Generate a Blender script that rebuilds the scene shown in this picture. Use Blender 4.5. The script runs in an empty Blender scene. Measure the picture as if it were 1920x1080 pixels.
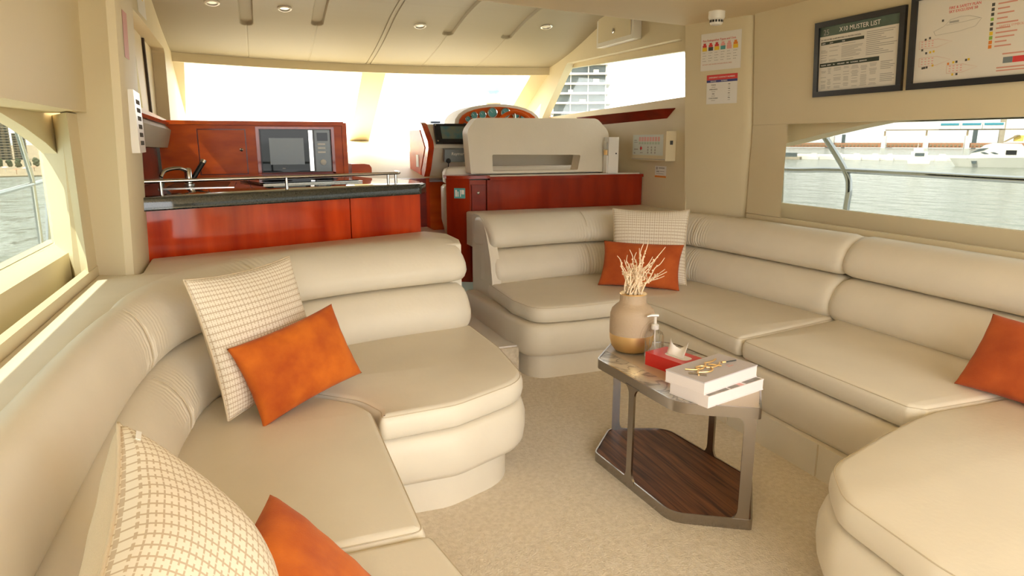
import bpy, bmesh, math, random
import mathutils
from mathutils import Vector, Matrix
random.seed(7)
S = bpy.context.scene
COL = S.collection
PI = math.pi

# ------------------------------------------------------------------ camera
cam = bpy.data.cameras.new('camera')
cam.sensor_width = 36.0
cam.lens = 1250.0 / 1920.0 * 36.0
cam.clip_start = 0.02
cam.clip_end = 3000
camo = bpy.data.objects.new('camera', cam)
COL.objects.link(camo)
camo.location = (0, 0, 1.35)
camo.rotation_euler = (PI/2 - math.radians(12.407), 0, -math.radians(20.949))
S.camera = camo

# ------------------------------------------------------------------ world, sun, exposure
wd = bpy.data.worlds.new('hazy_sky')
S.world = wd
wd.use_nodes = True
wn = wd.node_tree
wn.nodes.clear()
wo = wn.nodes.new('ShaderNodeOutputWorld')
wb = wn.nodes.new('ShaderNodeBackground')
wb.inputs[0].default_value = (1.0, 0.995, 0.975, 1)
wb.inputs[1].default_value = 2.6
wn.links.new(wb.outputs[0], wo.inputs[0])
sun = bpy.data.lights.new('sun', 'SUN')
sun.energy = 10.0
sun.angle = math.radians(0.6)
sun.color = (1.0, 0.93, 0.80)
suno = bpy.data.objects.new('sun', sun)
COL.objects.link(suno)
suno.location = (-20, -4, 30)
suno.rotation_euler = Vector((0.55, 0.12, -0.83)).to_track_quat('-Z', 'Y').to_euler()
S.view_settings.view_transform = 'Standard'
S.view_settings.look = 'None'
S.view_settings.exposure = 1.32
S.view_settings.gamma = 1.0
S.view_settings.use_curve_mapping = False
S.cycles.max_bounces = 12
S.cycles.diffuse_bounces = 8
S.cycles.glossy_bounces = 4
S.cycles.transparent_max_bounces = 12
S.cycles.sample_clamp_indirect = 6.0
S.cycles.caustics_reflective = False
S.cycles.caustics_refractive = False
S.cycles.use_denoising = True

# ------------------------------------------------------------------ materials
def newmat(name):
    m = bpy.data.materials.new(name)
    m.use_nodes = True
    nt = m.node_tree
    return m, nt, nt.nodes['Principled BSDF']

def mat(name, col, rough=0.5, metal=0.0, var=0.0, vscale=8.0, bump=0.0, bscale=200.0, coat=0.0, spec=0.5,
        col2=None, sheen=0.0, stretch=(1, 1, 1), emit=None, detail=4.0, coords='Object', bdist=0.01, alpha=None):
    m, nt, p = newmat(name)
    p.inputs['Base Color'].default_value = (*col, 1)
    p.inputs['Roughness'].default_value = rough
    p.inputs['Metallic'].default_value = metal
    p.inputs['Coat Weight'].default_value = coat
    p.inputs['Coat Roughness'].default_value = 0.06
    p.inputs['Specular IOR Level'].default_value = spec
    p.inputs['Sheen Weight'].default_value = sheen
    if emit:
        p.inputs['Emission Color'].default_value = (*col, 1)
        p.inputs['Emission Strength'].default_value = emit
    tc = nt.nodes.new('ShaderNodeTexCoord')
    mp = nt.nodes.new('ShaderNodeMapping')
    mp.inputs['Scale'].default_value = stretch
    nt.links.new(tc.outputs[coords], mp.inputs[0])
    if var > 0 or col2:
        n = nt.nodes.new('ShaderNodeTexNoise')
        n.inputs['Scale'].default_value = vscale
        n.inputs['Detail'].default_value = detail
        nt.links.new(mp.outputs[0], n.inputs['Vector'])
        r = nt.nodes.new('ShaderNodeValToRGB')
        c2 = col2 or tuple(c * (1 - var) for c in col)
        r.color_ramp.elements[0].position = 0.32
        r.color_ramp.elements[0].color = (*c2, 1)
        r.color_ramp.elements[1].position = 0.68
        r.color_ramp.elements[1].color = (*col, 1)
        nt.links.new(n.outputs['Fac'], r.inputs[0])
        nt.links.new(r.outputs[0], p.inputs['Base Color'])
    if bump > 0:
        n = nt.nodes.new('ShaderNodeTexNoise')
        n.inputs['Scale'].default_value = bscale
        n.inputs['Detail'].default_value = 3
        nt.links.new(mp.outputs[0], n.inputs['Vector'])
        b = nt.nodes.new('ShaderNodeBump')
        b.inputs['Strength'].default_value = bump
        b.inputs['Distance'].default_value = bdist
        nt.links.new(n.outputs['Fac'], b.inputs['Height'])
        nt.links.new(b.outputs[0], p.inputs['Normal'])
    return m

LEATHER = mat('cream_leather', (0.75, 0.69, 0.575), 0.42, bump=0.10, bscale=60, var=0.05, vscale=5, bdist=0.006, spec=0.35)
WALLV = mat('wall_vinyl', (0.66, 0.575, 0.395), 0.55, bump=0.04, bscale=250, var=0.03, vscale=3, spec=0.3)
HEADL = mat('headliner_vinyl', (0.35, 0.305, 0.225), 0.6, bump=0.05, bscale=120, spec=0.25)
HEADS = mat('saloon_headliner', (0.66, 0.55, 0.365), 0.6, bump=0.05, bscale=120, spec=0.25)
WALLG = mat('greyish_vinyl', (0.56, 0.49, 0.37), 0.55, spec=0.3)
SEAM = mat('stitched_seam', (0.58, 0.50, 0.37), 0.6)
GAPD = mat('shadow_gap', (0.06, 0.045, 0.03), 0.9)
CARPET = mat('beige_carpet', (0.80, 0.715, 0.585), 0.95, col2=(0.67, 0.585, 0.455), vscale=55, bump=0.6, bscale=170, bdist=0.012, spec=0.1, sheen=0.2)
ORANGE = mat('burnt_orange_velvet', (0.62, 0.150, 0.014), 0.8, col2=(0.40, 0.070, 0.009), vscale=9, sheen=0.08, bump=0.15, bscale=300, spec=0.2, detail=6)
ORANGE_SHADE = mat('shaded_orange_velvet', (0.52, 0.110, 0.022), 0.8, col2=(0.38, 0.066, 0.014), vscale=9, sheen=0.08, bump=0.15, bscale=300, spec=0.2, detail=6)  # same orange velvet; its lighting on the right sofa is put into the colour
CREAMF = mat('cream_linen', (0.66, 0.55, 0.40), 0.85, bump=0.3, bscale=350, spec=0.2)
MAHOG = mat('mahogany_gloss', (0.62, 0.060, 0.007), 0.25, spec=0.1, col2=(0.34, 0.020, 0.003), vscale=2.2, coat=0.8, stretch=(5.0, 5.0, 0.7), detail=8)
MAHOGD = mat('mahogany_dark', (0.26, 0.020, 0.007), 0.3, spec=0.2, col2=(0.14, 0.010, 0.004), vscale=4, coat=0.3, stretch=(1, 1, 3))
MAHOGH = mat('mahogany_helm', (0.34, 0.030, 0.006), 0.28, spec=0.1, col2=(0.22, 0.016, 0.004), vscale=2.5, coat=0.4, stretch=(3.5, 3.5, 0.8), detail=8)
MAHOGO = mat('mahogany_orange', (0.72, 0.125, 0.010), 0.3, spec=0.12, col2=(0.50, 0.065, 0.008), vscale=4, coat=0.05, stretch=(1, 1, 3))
GRANITE = mat('black_granite', (0.014, 0.017, 0.016), 0.07, col2=(0.045, 0.05, 0.046), vscale=160, coat=0.3)
STEEL = mat('steel', (0.62, 0.60, 0.57), 0.22, 1.0)
CHROME = mat('polished_chrome', (0.50, 0.53, 0.56), 0.06, 1.0)
BRUSHED = mat('brushed_bronze_steel', (0.38, 0.345, 0.315), 0.22, 1.0, bump=0.03, bscale=90, stretch=(1, 1, 14))
DARKMET = mat('dark_metal', (0.055, 0.052, 0.05), 0.35, 0.8)
GOLD = mat('gold', (0.98, 0.68, 0.32), 0.38, 1.0)
BLACK = mat('black_plastic', (0.012, 0.012, 0.013), 0.35)
BLKGLS = mat('black_glass', (0.008, 0.014, 0.016), 0.04, spec=0.2)
SCREENG = mat('grey_window_mesh', (0.16, 0.19, 0.20), 0.25)
WHITEP = mat('white_plastic', (0.80, 0.78, 0.74), 0.4)
PAPER = mat('paper', (0.74, 0.72, 0.69), 0.45)
PAPERC = mat('cream_paper', (0.70, 0.67, 0.61), 0.4)
INK = mat('ink', (0.06, 0.06, 0.055), 0.7)
INKG = mat('ink_grey', (0.36, 0.35, 0.33), 0.7)
INKGRN = mat('ink_dark_green', (0.030, 0.042, 0.028), 0.6)
BANDG = mat('banner_green', (0.10, 0.15, 0.115), 0.5, col2=(0.055, 0.085, 0.065), vscale=9)
RED = mat('red_print', (0.62, 0.05, 0.05), 0.5)
REDP = mat('pale_red_print', (0.60, 0.28, 0.22), 0.6)
BLUE = mat('navy_print', (0.05, 0.06, 0.22), 0.5)
TEAL = mat('teal_print', (0.10, 0.36, 0.36), 0.5)
YEL = mat('yellow_print', (0.75, 0.52, 0.04), 0.5)
ORG = mat('orange_print', (0.70, 0.22, 0.03), 0.5)
GRN = mat('green_print', (0.25, 0.42, 0.06), 0.5)
PINKP = mat('pink_print', (0.70, 0.35, 0.33), 0.5)
REDBOX = mat('red_card', (0.66, 0.022, 0.018), 0.35, coat=0.3)
TISSUE = mat('white_tissue', (0.86, 0.84, 0.80), 0.8)
BOOKW = mat('white_book_cloth', (0.80, 0.74, 0.73), 0.5)
BOOKG = mat('grey_book_cover', (0.56, 0.52, 0.54), 0.45)
PAGES = mat('book_pages', (0.80, 0.74, 0.70), 0.7, bump=0.5, bscale=60, stretch=(1, 1, 60))
PHOTOD = mat('dark_photo_print', (0.10, 0.09, 0.08), 0.4, col2=(0.28, 0.24, 0.20), vscale=25)
VASEC = mat('vase_sand_ceramic', (0.45, 0.335, 0.225), 0.6, bump=0.2, bscale=90)
TWIG = mat('dried_twig', (0.82, 0.66, 0.47), 0.8)
MWALNUT = None
CONSTR = mat('construction_concrete', (0.46, 0.40, 0.32), 0.9, var=0.2, vscale=0.5)
FARGREY = mat('far_glass_bluegrey', (0.09, 0.115, 0.125), 0.6)
FARWHITE = mat('far_white', (0.80, 0.78, 0.74), 0.6)
FARRUST = mat('far_rust', (0.45, 0.22, 0.13), 0.8)
FARBLUE = mat('far_blue', (0.06, 0.30, 0.42), 0.5)
FARSAND = mat('far_sand', (0.34, 0.26, 0.17), 0.95, var=0.2, vscale=0.3)
FARTREE = mat('far_foliage', (0.09, 0.11, 0.06), 0.9, var=0.4, vscale=0.8)
GEL = mat('white_gelcoat', (0.82, 0.80, 0.76), 0.25)
CHARTB = mat('chart_display', (0.06, 0.16, 0.19), 0.25, col2=(0.16, 0.17, 0.12), vscale=14, coat=0.3)
SEATW = mat('white_seat_vinyl', (0.80, 0.75, 0.66), 0.45, bump=0.1, bscale=50, bdist=0.004)

def wood_mat():
    m, nt, p = newmat('dark_walnut')
    tc = nt.nodes.new('ShaderNodeTexCoord'); mp = nt.nodes.new('ShaderNodeMapping')
    mp.inputs['Rotation'].default_value = (0, 0, math.radians(-8))
    mp.inputs['Scale'].default_value = (60, 3.0, 8)
    nt.links.new(tc.outputs['Object'], mp.inputs[0])
    n = nt.nodes.new('ShaderNodeTexNoise'); n.inputs['Scale'].default_value = 1.0
    n.inputs['Detail'].default_value = 6; n.inputs['Distortion'].default_value = 0.6
    nt.links.new(mp.outputs[0], n.inputs['Vector'])
    r = nt.nodes.new('ShaderNodeValToRGB')
    r.color_ramp.elements[0].position = 0.35; r.color_ramp.elements[0].color = (0.045, 0.015, 0.006, 1)
    r.color_ramp.elements[1].position = 0.7; r.color_ramp.elements[1].color = (0.21, 0.078, 0.028, 1)
    nt.links.new(n.outputs['Fac'], r.inputs[0]); nt.links.new(r.outputs[0], p.inputs['Base Color'])
    p.inputs['Roughness'].default_value = 0.42; p.inputs['Specular IOR Level'].default_value = 0.25
    return m
WALNUT = wood_mat()

def marble_mat():
    m, nt, p = newmat('grey_veined_marble')
    tc = nt.nodes.new('ShaderNodeTexCoord')
    n1 = nt.nodes.new('ShaderNodeTexNoise'); n1.inputs['Scale'].default_value = 9; n1.inputs['Detail'].default_value = 7
    n1.inputs['Distortion'].default_value = 1.6
    nt.links.new(tc.outputs['Object'], n1.inputs['Vector'])
    r = nt.nodes.new('ShaderNodeValToRGB')
    e = r.color_ramp.elements
    e[0].position = 0.40; e[0].color = (0.50, 0.46, 0.40, 1)
    e[1].position = 0.62; e[1].color = (0.62, 0.57, 0.50, 1)
    x = e.new(0.47); x.color = (0.27, 0.26, 0.25, 1)
    x = e.new(0.52); x.color = (0.55, 0.50, 0.44, 1)
    nt.links.new(n1.outputs['Fac'], r.inputs[0]); nt.links.new(r.outputs[0], p.inputs['Base Color'])
    p.inputs['Roughness'].default_value = 0.12
    return m
MARBLE = marble_mat()
TABLEM = mat('table_sand_panel', (0.50, 0.405, 0.30), 0.28)

def pattern_mat():
    # woven rows of small cream H blocks on tan ground, laid out in the cushion's own x and y
    m, nt, p = newmat('patterned_weave')
    tc = nt.nodes.new('ShaderNodeTexCoord')
    sp = nt.nodes.new('ShaderNodeSeparateXYZ')
    nt.links.new(tc.outputs['UV'], sp.inputs[0])
    def M(op, a, b=None):
        n = nt.nodes.new('ShaderNodeMath'); n.operation = op
        for i, v in enumerate((a, b)):
            if v is None: continue
            if isinstance(v, (int, float)): n.inputs[i].default_value = v
            else: nt.links.new(v, n.inputs[i])
        return n.outputs[0]
    u0 = M('MULTIPLY', sp.outputs[0], 1/0.024); v0 = M('MULTIPLY', sp.outputs[1], 1/0.019)
    u = M('FRACT', M('ADD', u0, 100)); v = M('FRACT', M('ADD', v0, 100))
    du = M('ABSOLUTE', M('SUBTRACT', u, 0.5)); dv = M('ABSOLUTE', M('SUBTRACT', v, 0.5))
    inb = M('MULTIPLY', M('LESS_THAN', du, 0.43), M('LESS_THAN', dv, 0.415))
    bars = M('GREATER_THAN', du, 0.07)
    cross = M('LESS_THAN', dv, 0.17)
    body = M('MULTIPLY', inb, M('MAXIMUM', bars, cross))
    link = M('MULTIPLY', M('LESS_THAN', dv, 0.07), 0.8)
    f = M('MAXIMUM', body, link)
    mx = nt.nodes.new('ShaderNodeMix'); mx.data_type = 'RGBA'
    mx.inputs[6].default_value = (0.55, 0.44, 0.315, 1); mx.inputs[7].default_value = (0.80, 0.73, 0.61, 1)
    nt.links.new(f, mx.inputs[0]); nt.links.new(mx.outputs[2], p.inputs['Base Color'])
    b = nt.nodes.new('ShaderNodeBump'); b.inputs['Strength'].default_value = 0.4; b.inputs['Distance'].default_value = 0.002
    nt.links.new(f, b.inputs['Height']); nt.links.new(b.outputs[0], p.inputs['Normal'])
    p.inputs['Roughness'].default_value = 0.9
    return m
PATTERN = pattern_mat()

def glass_mat(name, tint, refl=0.5):
    m = bpy.data.materials.new(name); m.use_nodes = True
    nt = m.node_tree; nt.nodes.clear()
    o = nt.nodes.new('ShaderNodeOutputMaterial'); mix = nt.nodes.new('ShaderNodeMixShader')
    t = nt.nodes.new('ShaderNodeBsdfTransparent'); t.inputs[0].default_value = (*tint, 1)
    g = nt.nodes.new('ShaderNodeBsdfGlossy'); g.inputs['Roughness'].default_value = 0.01
    fr = nt.nodes.new('ShaderNodeFresnel'); fr.inputs[0].default_value = 1.45
    mu = nt.nodes.new('ShaderNodeMath'); mu.operation = 'MULTIPLY'; mu.inputs[1].default_value = refl
    nt.links.new(fr.outputs[0], mu.inputs[0]); nt.links.new(mu.outputs[0], mix.inputs[0])
    nt.links.new(t.outputs[0], mix.inputs[1]); nt.links.new(g.outputs[0], mix.inputs[2])
    nt.links.new(mix.outputs[0], o.inputs[0])
    return m
GLASS = glass_mat('window_glass', (0.93, 0.95, 0.94), 0.12)
TINTGL = glass_mat('tinted_window_glass', (0.50, 0.52, 0.49), 0.2)
BOTTLEG = glass_mat('bottle_glass', (0.985, 0.988, 0.985), 0.55)
TINTGR = glass_mat('grey_tinted_window_glass', (0.46, 0.47, 0.445), 0.2)

def sea_mat():
    m, nt, p = newmat('sea_water')
    p.inputs['Base Color'].default_value = (0.12, 0.14, 0.115, 1)
    p.inputs['Roughness'].default_value = 0.12
    tc = nt.nodes.new('ShaderNodeTexCoord'); mp = nt.nodes.new('ShaderNodeMapping')
    mp.inputs['Scale'].default_value = (1.0, 0.6, 1)
    nt.links.new(tc.outputs['Object'], mp.inputs[0])
    n = nt.nodes.new('ShaderNodeTexNoise'); n.inputs['Scale'].default_value = 0.9; n.inputs['Detail'].default_value = 6
    nt.links.new(mp.outputs[0], n.inputs['Vector'])
    b = nt.nodes.new('ShaderNodeBump'); b.inputs['Strength'].default_value = 1.0; b.inputs['Distance'].default_value = 0.5
    nt.links.new(n.outputs['Fac'], b.inputs['Height']); nt.links.new(b.outputs[0], p.inputs['Normal'])
    return m
SEA = sea_mat()

# ------------------------------------------------------------------ helpers
WORLD = {}          # world origin of every parented root / part

def tag(o, label=None, cat=None, group=None, kind=None):
    if label: o['label'] = label
    if cat: o['category'] = cat
    if group: o['group'] = group
    if kind: o['kind'] = kind
    return o

def thing(name, loc, label, cat, group=None):
    o = bpy.data.objects.new(name, None)
    o.empty_display_size = 0.05
    COL.objects.link(o)
    o.location = loc
    WORLD[o.name] = Vector(loc)
    return tag(o, label, cat, group)

class MB:
    """collects shapes given in world coordinates"""
    def __init__(self):
        self.bm = bmesh.new()
    def poly(self, vs):
        return self.bm.faces.new([self.bm.verts.new(v) for v in vs])
    def box(self, lo, hi, M=None):
        x0, y0, z0 = lo; x1, y1, z1 = hi
        P = [(x0,y0,z0),(x1,y0,z0),(x1,y1,z0),(x0,y1,z0),(x0,y0,z1),(x1,y0,z1),(x1,y1,z1),(x0,y1,z1)]
        vs = [self.bm.verts.new((M @ Vector(p)) if M else p) for p in P]
        for f in ((3,2,1,0),(4,5,6,7),(0,1,5,4),(1,2,6,5),(2,3,7,6),(3,0,4,7)):
            self.bm.faces.new([vs[i] for i in f])
        return self
    def prism(self, pts, vec, M=None):
        a = [Vector(p) for p in pts]; v = Vector(vec)
        if M: a2 = [M @ p for p in a]; b2 = [M @ (p+v) for p in a]
        else: a2 = a; b2 = [p+v for p in a]
        A = [self.bm.verts.new(p) for p in a2]; B = [self.bm.verts.new(p) for p in b2]
        n = len(A)
        self.bm.faces.new(A[::-1]); self.bm.faces.new(B)
        for i in range(n):
            self.bm.faces.new((A[i], A[(i+1)%n], B[(i+1)%n], B[i]))
        return self
    def rings(self, rs, cap=(True, True), closed=True):
        R = [[self.bm.verts.new(p) for p in r] for r in rs]
        n = len(R[0])
        for a, b in zip(R, R[1:]):
            for i in range(n if closed else n-1):
                self.bm.faces.new((a[i], a[(i+1)%n], b[(i+1)%n], b[i]))
        if cap[0]: self.bm.faces.new(R[0][::-1])
        if cap[1]: self.bm.faces.new(R[-1])
        return self
    def tube(self, path, r, seg=10, caps=True):
        path = [Vector(p) for p in path]
        rs = []
        up = None
        for i, p in enumerate(path):
            d = (path[min(i+1, len(path)-1)] - path[max(i-1, 0)]).normalized()
            if up is None:
                up = Vector((0,0,1)) if abs(d.z) < 0.9 else Vector((1,0,0))
            a = d.cross(up).normalized(); b = a.cross(d).normalized(); up = b
            rr = r[i] if isinstance(r, (list, tuple)) else r
            rs.append([p + (a*math.cos(2*PI*k/seg) + b*math.sin(2*PI*k/seg))*rr for k in range(seg)])
        return self.rings(rs, (caps, caps))
    def lathe(self, prof, c, seg=32, axis=None):
        c = Vector(c)
        q = Vector((0,0,1)).rotation_difference(Vector(axis)) if axis else None
        rs = []
        for r, z in prof:
            ring = []
            for k in range(seg):
                v = Vector((r*math.cos(2*PI*k/seg), r*math.sin(2*PI*k/seg), z))
                if q: v = q @ v
                ring.append(c + v)
            rs.append(ring)
        return self.rings(rs)
    def bevel(self, w, seg=2):
        es = [e for e in self.bm.edges if len(e.link_faces) == 2 and e.calc_face_angle(0) > 0.5]
        bmesh.ops.bevel(self.bm, geom=es, offset=w, segments=seg, profile=0.6, affect='EDGES', clamp_overlap=True)
        return self
    def build(self, name, mats, parent=None, smooth=True, angle=40, recenter=True):
        bmesh.ops.recalc_face_normals(self.bm, faces=self.bm.faces[:])
        me = bpy.data.meshes.new(name)
        self.bm.to_mesh(me); self.bm.free()
        if not isinstance(mats, (list, tuple)): mats = [mats]
        for m in mats: me.materials.append(m)
        o = bpy.data.objects.new(name, me)
        COL.objects.link(o)
        if parent is not None:
            off = WORLD[parent.name]
            me.transform(Matrix.Translation(-off))
            o.parent = parent
            WORLD[o.name] = off
        else:
            if recenter:
                vs = [v.co for v in me.vertices]
                off = Vector(((min(v.x for v in vs)+max(v.x for v in vs))/2, (min(v.y for v in vs)+max(v.y for v in vs))/2, min(v.z for v in vs)))
                me.transform(Matrix.Translation(-off)); o.location = off
                WORLD[o.name] = off
            else:
                WORLD[o.name] = Vector((0,0,0))
        if smooth:
            me.set_sharp_from_angle(angle=math.radians(angle))
            for p in me.polygons: p.use_smooth = True
        return o

def struct(o, label=None):
    o['kind'] = 'structure'
    if label: o['label'] = label
    return o

def box(name, lo, hi, m, parent=None, bev=0.0, smooth=True):
    b = MB().box(lo, hi)
    if bev: b.bevel(bev)
    return b.build(name, m, parent, smooth)

def catmull(pts, n=8, closed=False):
    P = [Vector(p) for p in pts]; out = []
    N = len(P)
    for i in range(N if closed else N-1):
        if closed: a, b, c, d = P[i-1], P[i], P[(i+1)%N], P[(i+2)%N]
        else: a, b, c, d = P[max(i-1,0)], P[i], P[i+1], P[min(i+2,N-1)]
        for k in range(n):
            t = k/n
            out.append(0.5*((2*b) + (c-a)*t + (2*a-5*b+4*c-d)*t*t + (3*b-a-3*c+d)*t**3))
    if not closed: out.append(P[-1])
    return out

def fillet(pts, r, n=6):
    """closed 2D polygon with rounded corners; r number or list"""
    P = [Vector(p) for p in pts]; N = len(P); out = []
    for i in range(N):
        rr = r[i] if isinstance(r, (list, tuple)) else r
        a, b, c = P[i-1], P[i], P[(i+1)%N]
        d1 = (a-b); d2 = (c-b); l1, l2 = d1.length, d2.length
        d1.normalize(); d2.normalize()
        if rr <= 0: out.append(b); continue
        ang = d1.angle(d2)
        t = min(rr/math.tan(ang/2), l1*0.48, l2*0.48)
        s, e = b+d1*t, b+d2*t
        for k in range(n+1):
            u = k/n
            out.append((1-u)**2*s + 2*u*(1-u)*b + u*u*e)
    return out

def resample(pts, step):
    P = [Vector(p) for p in pts]; out = []
    N = len(P)
    for i in range(N):
        a, b = P[i], P[(i+1)%N]
        if (b-a).length < 1e-4: continue
        n = max(1, int(round((b-a).length/step)))
        for k in range(n): out.append(a.lerp(b, k/n))
    return out

def area2(P):
    return sum(P[i].x*P[(i+1)%len(P)].y - P[(i+1)%len(P)].x*P[i].y for i in range(len(P)))/2

def offset2(P, d):
    """inset (positive d) of a closed ccw 2D outline"""
    out = []; N = len(P)
    for i in range(N):
        a, b, c = P[i-1], P[i], P[(i+1)%N]
        t1 = (b-a).normalized() if (b-a).length > 1e-7 else (c-b).normalized()
        t2 = (c-b).normalized() if (c-b).length > 1e-7 else t1
        n1 = Vector((-t1.y, t1.x)); n2 = Vector((-t2.y, t2.x))
        n = (n1+n2)
        if n.length < 1e-6: n = n1
        n.normalize()
        k = max(0.35, n.dot(n1))
        out.append(b + n*(d/k))
    return out

def slab(name, outline, prof, m, parent=None, step=0.04, angle=55):
    """outline 2D closed; prof list of (z, inset)"""
    P = [Vector((p[0], p[1])) for p in outline]
    if area2(P) < 0: P = P[::-1]
    P = resample(P, step)
    b = MB()
    rs = []
    for z, d in prof:
        Q = offset2(P, d) if d else P
        rs.append([(q.x, q.y, z) for q in Q])
    b.rings(rs, (False, False))
    b.bm.verts.ensure_lookup_table()
    n = len(P)
    for k0, ring in ((0, rs[0]), (len(b.bm.verts)-n, rs[-1])):
        for tri in mathutils.geometry.tessellate_polygon([[Vector(p) for p in ring]]):
            try: b.bm.faces.new([b.bm.verts[k0+i] for i in tri])
            except ValueError: pass
    return b.build(name, m, parent, True, angle)

def path_normals(P):
    ns = []
    for i in range(len(P)):
        d = (P[min(i+1, len(P)-1)] - P[max(i-1, 0)]).normalized()
        ns.append(Vector((d.y, -d.x)))
    return ns

def sweep(name, path, prof, m, parent=None, side=1, round_ends=(0.05, 0.05), kfun=None, gathers=()):
    """closed profile of (n, z) swept along a 2D path; n is measured to the right of travel * side"""
    P = [Vector((p[0], p[1])) for p in path]
    cn = sum(p[0] for p in prof)/len(prof); cz = sum(p[1] for p in prof)/len(prof)
    hw = max(abs(p[0]-cn) for p in prof)
    if gathers:                       # finer stations where the leather is gathered
        Q = []
        for a, c in zip(P, P[1:]):
            near = any((a-Vector(g[0])).length < g[1]+0.06 for g in gathers)
            for t in range(5 if near else 1): Q.append(a.lerp(c, t/(5 if near else 1)))
        Q.append(P[-1]); P = Q
    N = path_normals(P)
    stations = []
    def st(p, n, sc, shrink):
        r = []
        kd = kfun(p) if kfun else 1.0
        gx = 0.0
        for g in gathers:
            d_ = (p-Vector(g[0])).length
            if d_ < g[1]: gx += math.sin(d_*2*PI/0.021+g[2])*0.0048*(1-d_/g[1])
        for a0, z0_ in prof:
            a = prof[0][0]+(a0-prof[0][0])*kd if kfun else a0
            z = z0_
            if gx and a0 < 0.25:
                w_ = (0.4+0.6*math.sin((z-prof[0][1])*9+1.0))
                a += gx*w_
            # pull the profile in by 'shrink' metres towards its centre line
            da, dz = a-cn, z-cz
            L = math.hypot(da, dz)
            k = max(0.02, (L-shrink)/L)
            aa, zz = cn+da*k, cz+dz*k
            q = p + n*side*aa
            r.append((q.x, q.y, zz))
        stations.append(r)
    for end in (0,):
        re = round_ends[0]
        d = (P[0]-P[1]).normalized()
        if re > 0:
            st(P[0]+d*0, N[0], 1, hw*0.92)
            for a in (5, 20, 40, 62):
                t = math.radians(a)
                st(P[0]-d*re*(1-math.cos(t)) , N[0], 1, re*(1-math.sin(t)))
    skip0 = round_ends[0]; skip1 = round_ends[1]
    L = [0]
    for a, b in zip(P, P[1:]): L.append(L[-1]+(b-a).length)
    for i, p in enumerate(P):
        if L[i] < skip0*0.98 or L[-1]-L[i] < skip1*0.98: continue
        st(p, N[i], 1, 0)
    re = round_ends[1]
    if re > 0:
        d = (P[-1]-P[-2]).normalized()
        for a in (62, 40, 20, 5):
            t = math.radians(a)
            st(P[-1]-d*re*(1-math.cos(t)), N[-1], 1, re*(1-math.sin(t)))
        st(P[-1], N[-1], 1, hw*0.92)
    return MB().rings(stations).build(name, m, parent, True, 60)

def off_path(path, n, z, side=1):
    P = [Vector((p[0], p[1])) for p in path]
    N = path_normals(P)
    return [Vector((p.x+a.x*n*side, p.y+a.y*n*side, z)) for p, a in zip(P, N)]

FONT_CACHE = {}
def text(name, s, size, M, m, parent=None, align='LEFT', ext=0.0004, kind=None):
    c = bpy.data.curves.new('txt', 'FONT')
    c.body = s; c.size = size; c.align_x = align; c.extrude = ext; c.resolution_u = 2
    t = bpy.data.objects.new('txt', c)
    COL.objects.link(t)
    me = bpy.data.meshes.new_from_object(t)
    bpy.data.objects.remove(t); bpy.data.curves.remove(c)
    me.name = name
    me.materials.clear(); me.materials.append(m)
    me.transform(M)
    o = bpy.data.objects.new(name, me)
    COL.objects.link(o)
    if parent is not None:
        me.transform(Matrix.Translation(-WORLD[parent.name])); o.parent = parent; WORLD[o.name] = WORLD[parent.name]
    return o

def frame(o, u, v):
    """matrix whose x,y axes are u,v (orthonormalised) with origin o, z out of the page"""
    o = Vector(o); u = Vector(u).normalized(); v = Vector(v); v = (v - u*v.dot(u)).normalized()
    w = u.cross(v)
    M = Matrix.Identity(4)
    for i in range(3):
        M[i][0] = u[i]; M[i][1] = v[i]; M[i][2] = w[i]; M[i][3] = o[i]
    return M

def bars(name, M, rects, m, parent=None, z=0.0006, t=0.0003):
    b = MB()
    for x0, y0, x1, y1 in rects:
        b.box((x0, y0, z), (x1, y1, z+t), M)
    o = b.build(name, m, parent, False)
    return o

def hole_panel(name, outer, holes, mapf, thick, m, parent=None, smooth=False):
    """flat panel with holes: 2D loops mapped by mapf to 3D, extruded by thick"""
    bm = bmesh.new()
    loops = []; es = []
    for lp in [outer]+holes:
        vs = [bm.verts.new(Vector(mapf(*p))) for p in lp]
        loops.append(vs)
        for i in range(len(vs)): es.append(bm.edges.new((vs[i], vs[(i+1) % len(vs)])))
    bmesh.ops.triangle_fill(bm, use_beauty=True, use_dissolve=False, edges=es)
    fs = bm.faces[:]
    t = Vector(thick)
    mp = {v: bm.verts.new(v.co+t) for v in bm.verts[:]}
    for f in fs: bm.faces.new([mp[v] for v in reversed(f.verts)])
    for lp in loops:
        for i in range(len(lp)):
            a, b = lp[i], lp[(i+1) % len(lp)]
            bm.faces.new((a, b, mp[b], mp[a]))
    mb = MB(); mb.bm.free(); mb.bm = bm
    return mb.build(name, m, parent, smooth)

def tilted(name, plan, z0, z1, lean, m, z_ref=0.85):
    """plan polygon prism whose top leans by lean (dx per metre)"""
    r = []
    for z in (z0, z1):
        r.append([(x+lean*(z-z_ref), y, z) for x, y in plan])
    return MB().rings(r).build(name, m, None, True, 30)

# ------------------------------------------------------------------ the shell
struct(box('floor', (-0.9, -1.3, -0.05), (3.4, 4.0, 0.0), CARPET), 'beige carpet of the saloon')
struct(box('floor', (0.9, 3.455, 0.0), (1.365, 4.55, 0.18), CARPET))
struct(box('floor', (0.92, 3.47, 0.1805), (1.365, 4.55, 0.19), GEL))
struct(box('floor', (0.9, 4.552, 0.0), (1.30, 4.9, 0.40), GEL))
struct(box('floor', (-0.56, 4.92, 0.0), (2.95, 8.3, 0.62), GEL))

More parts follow.
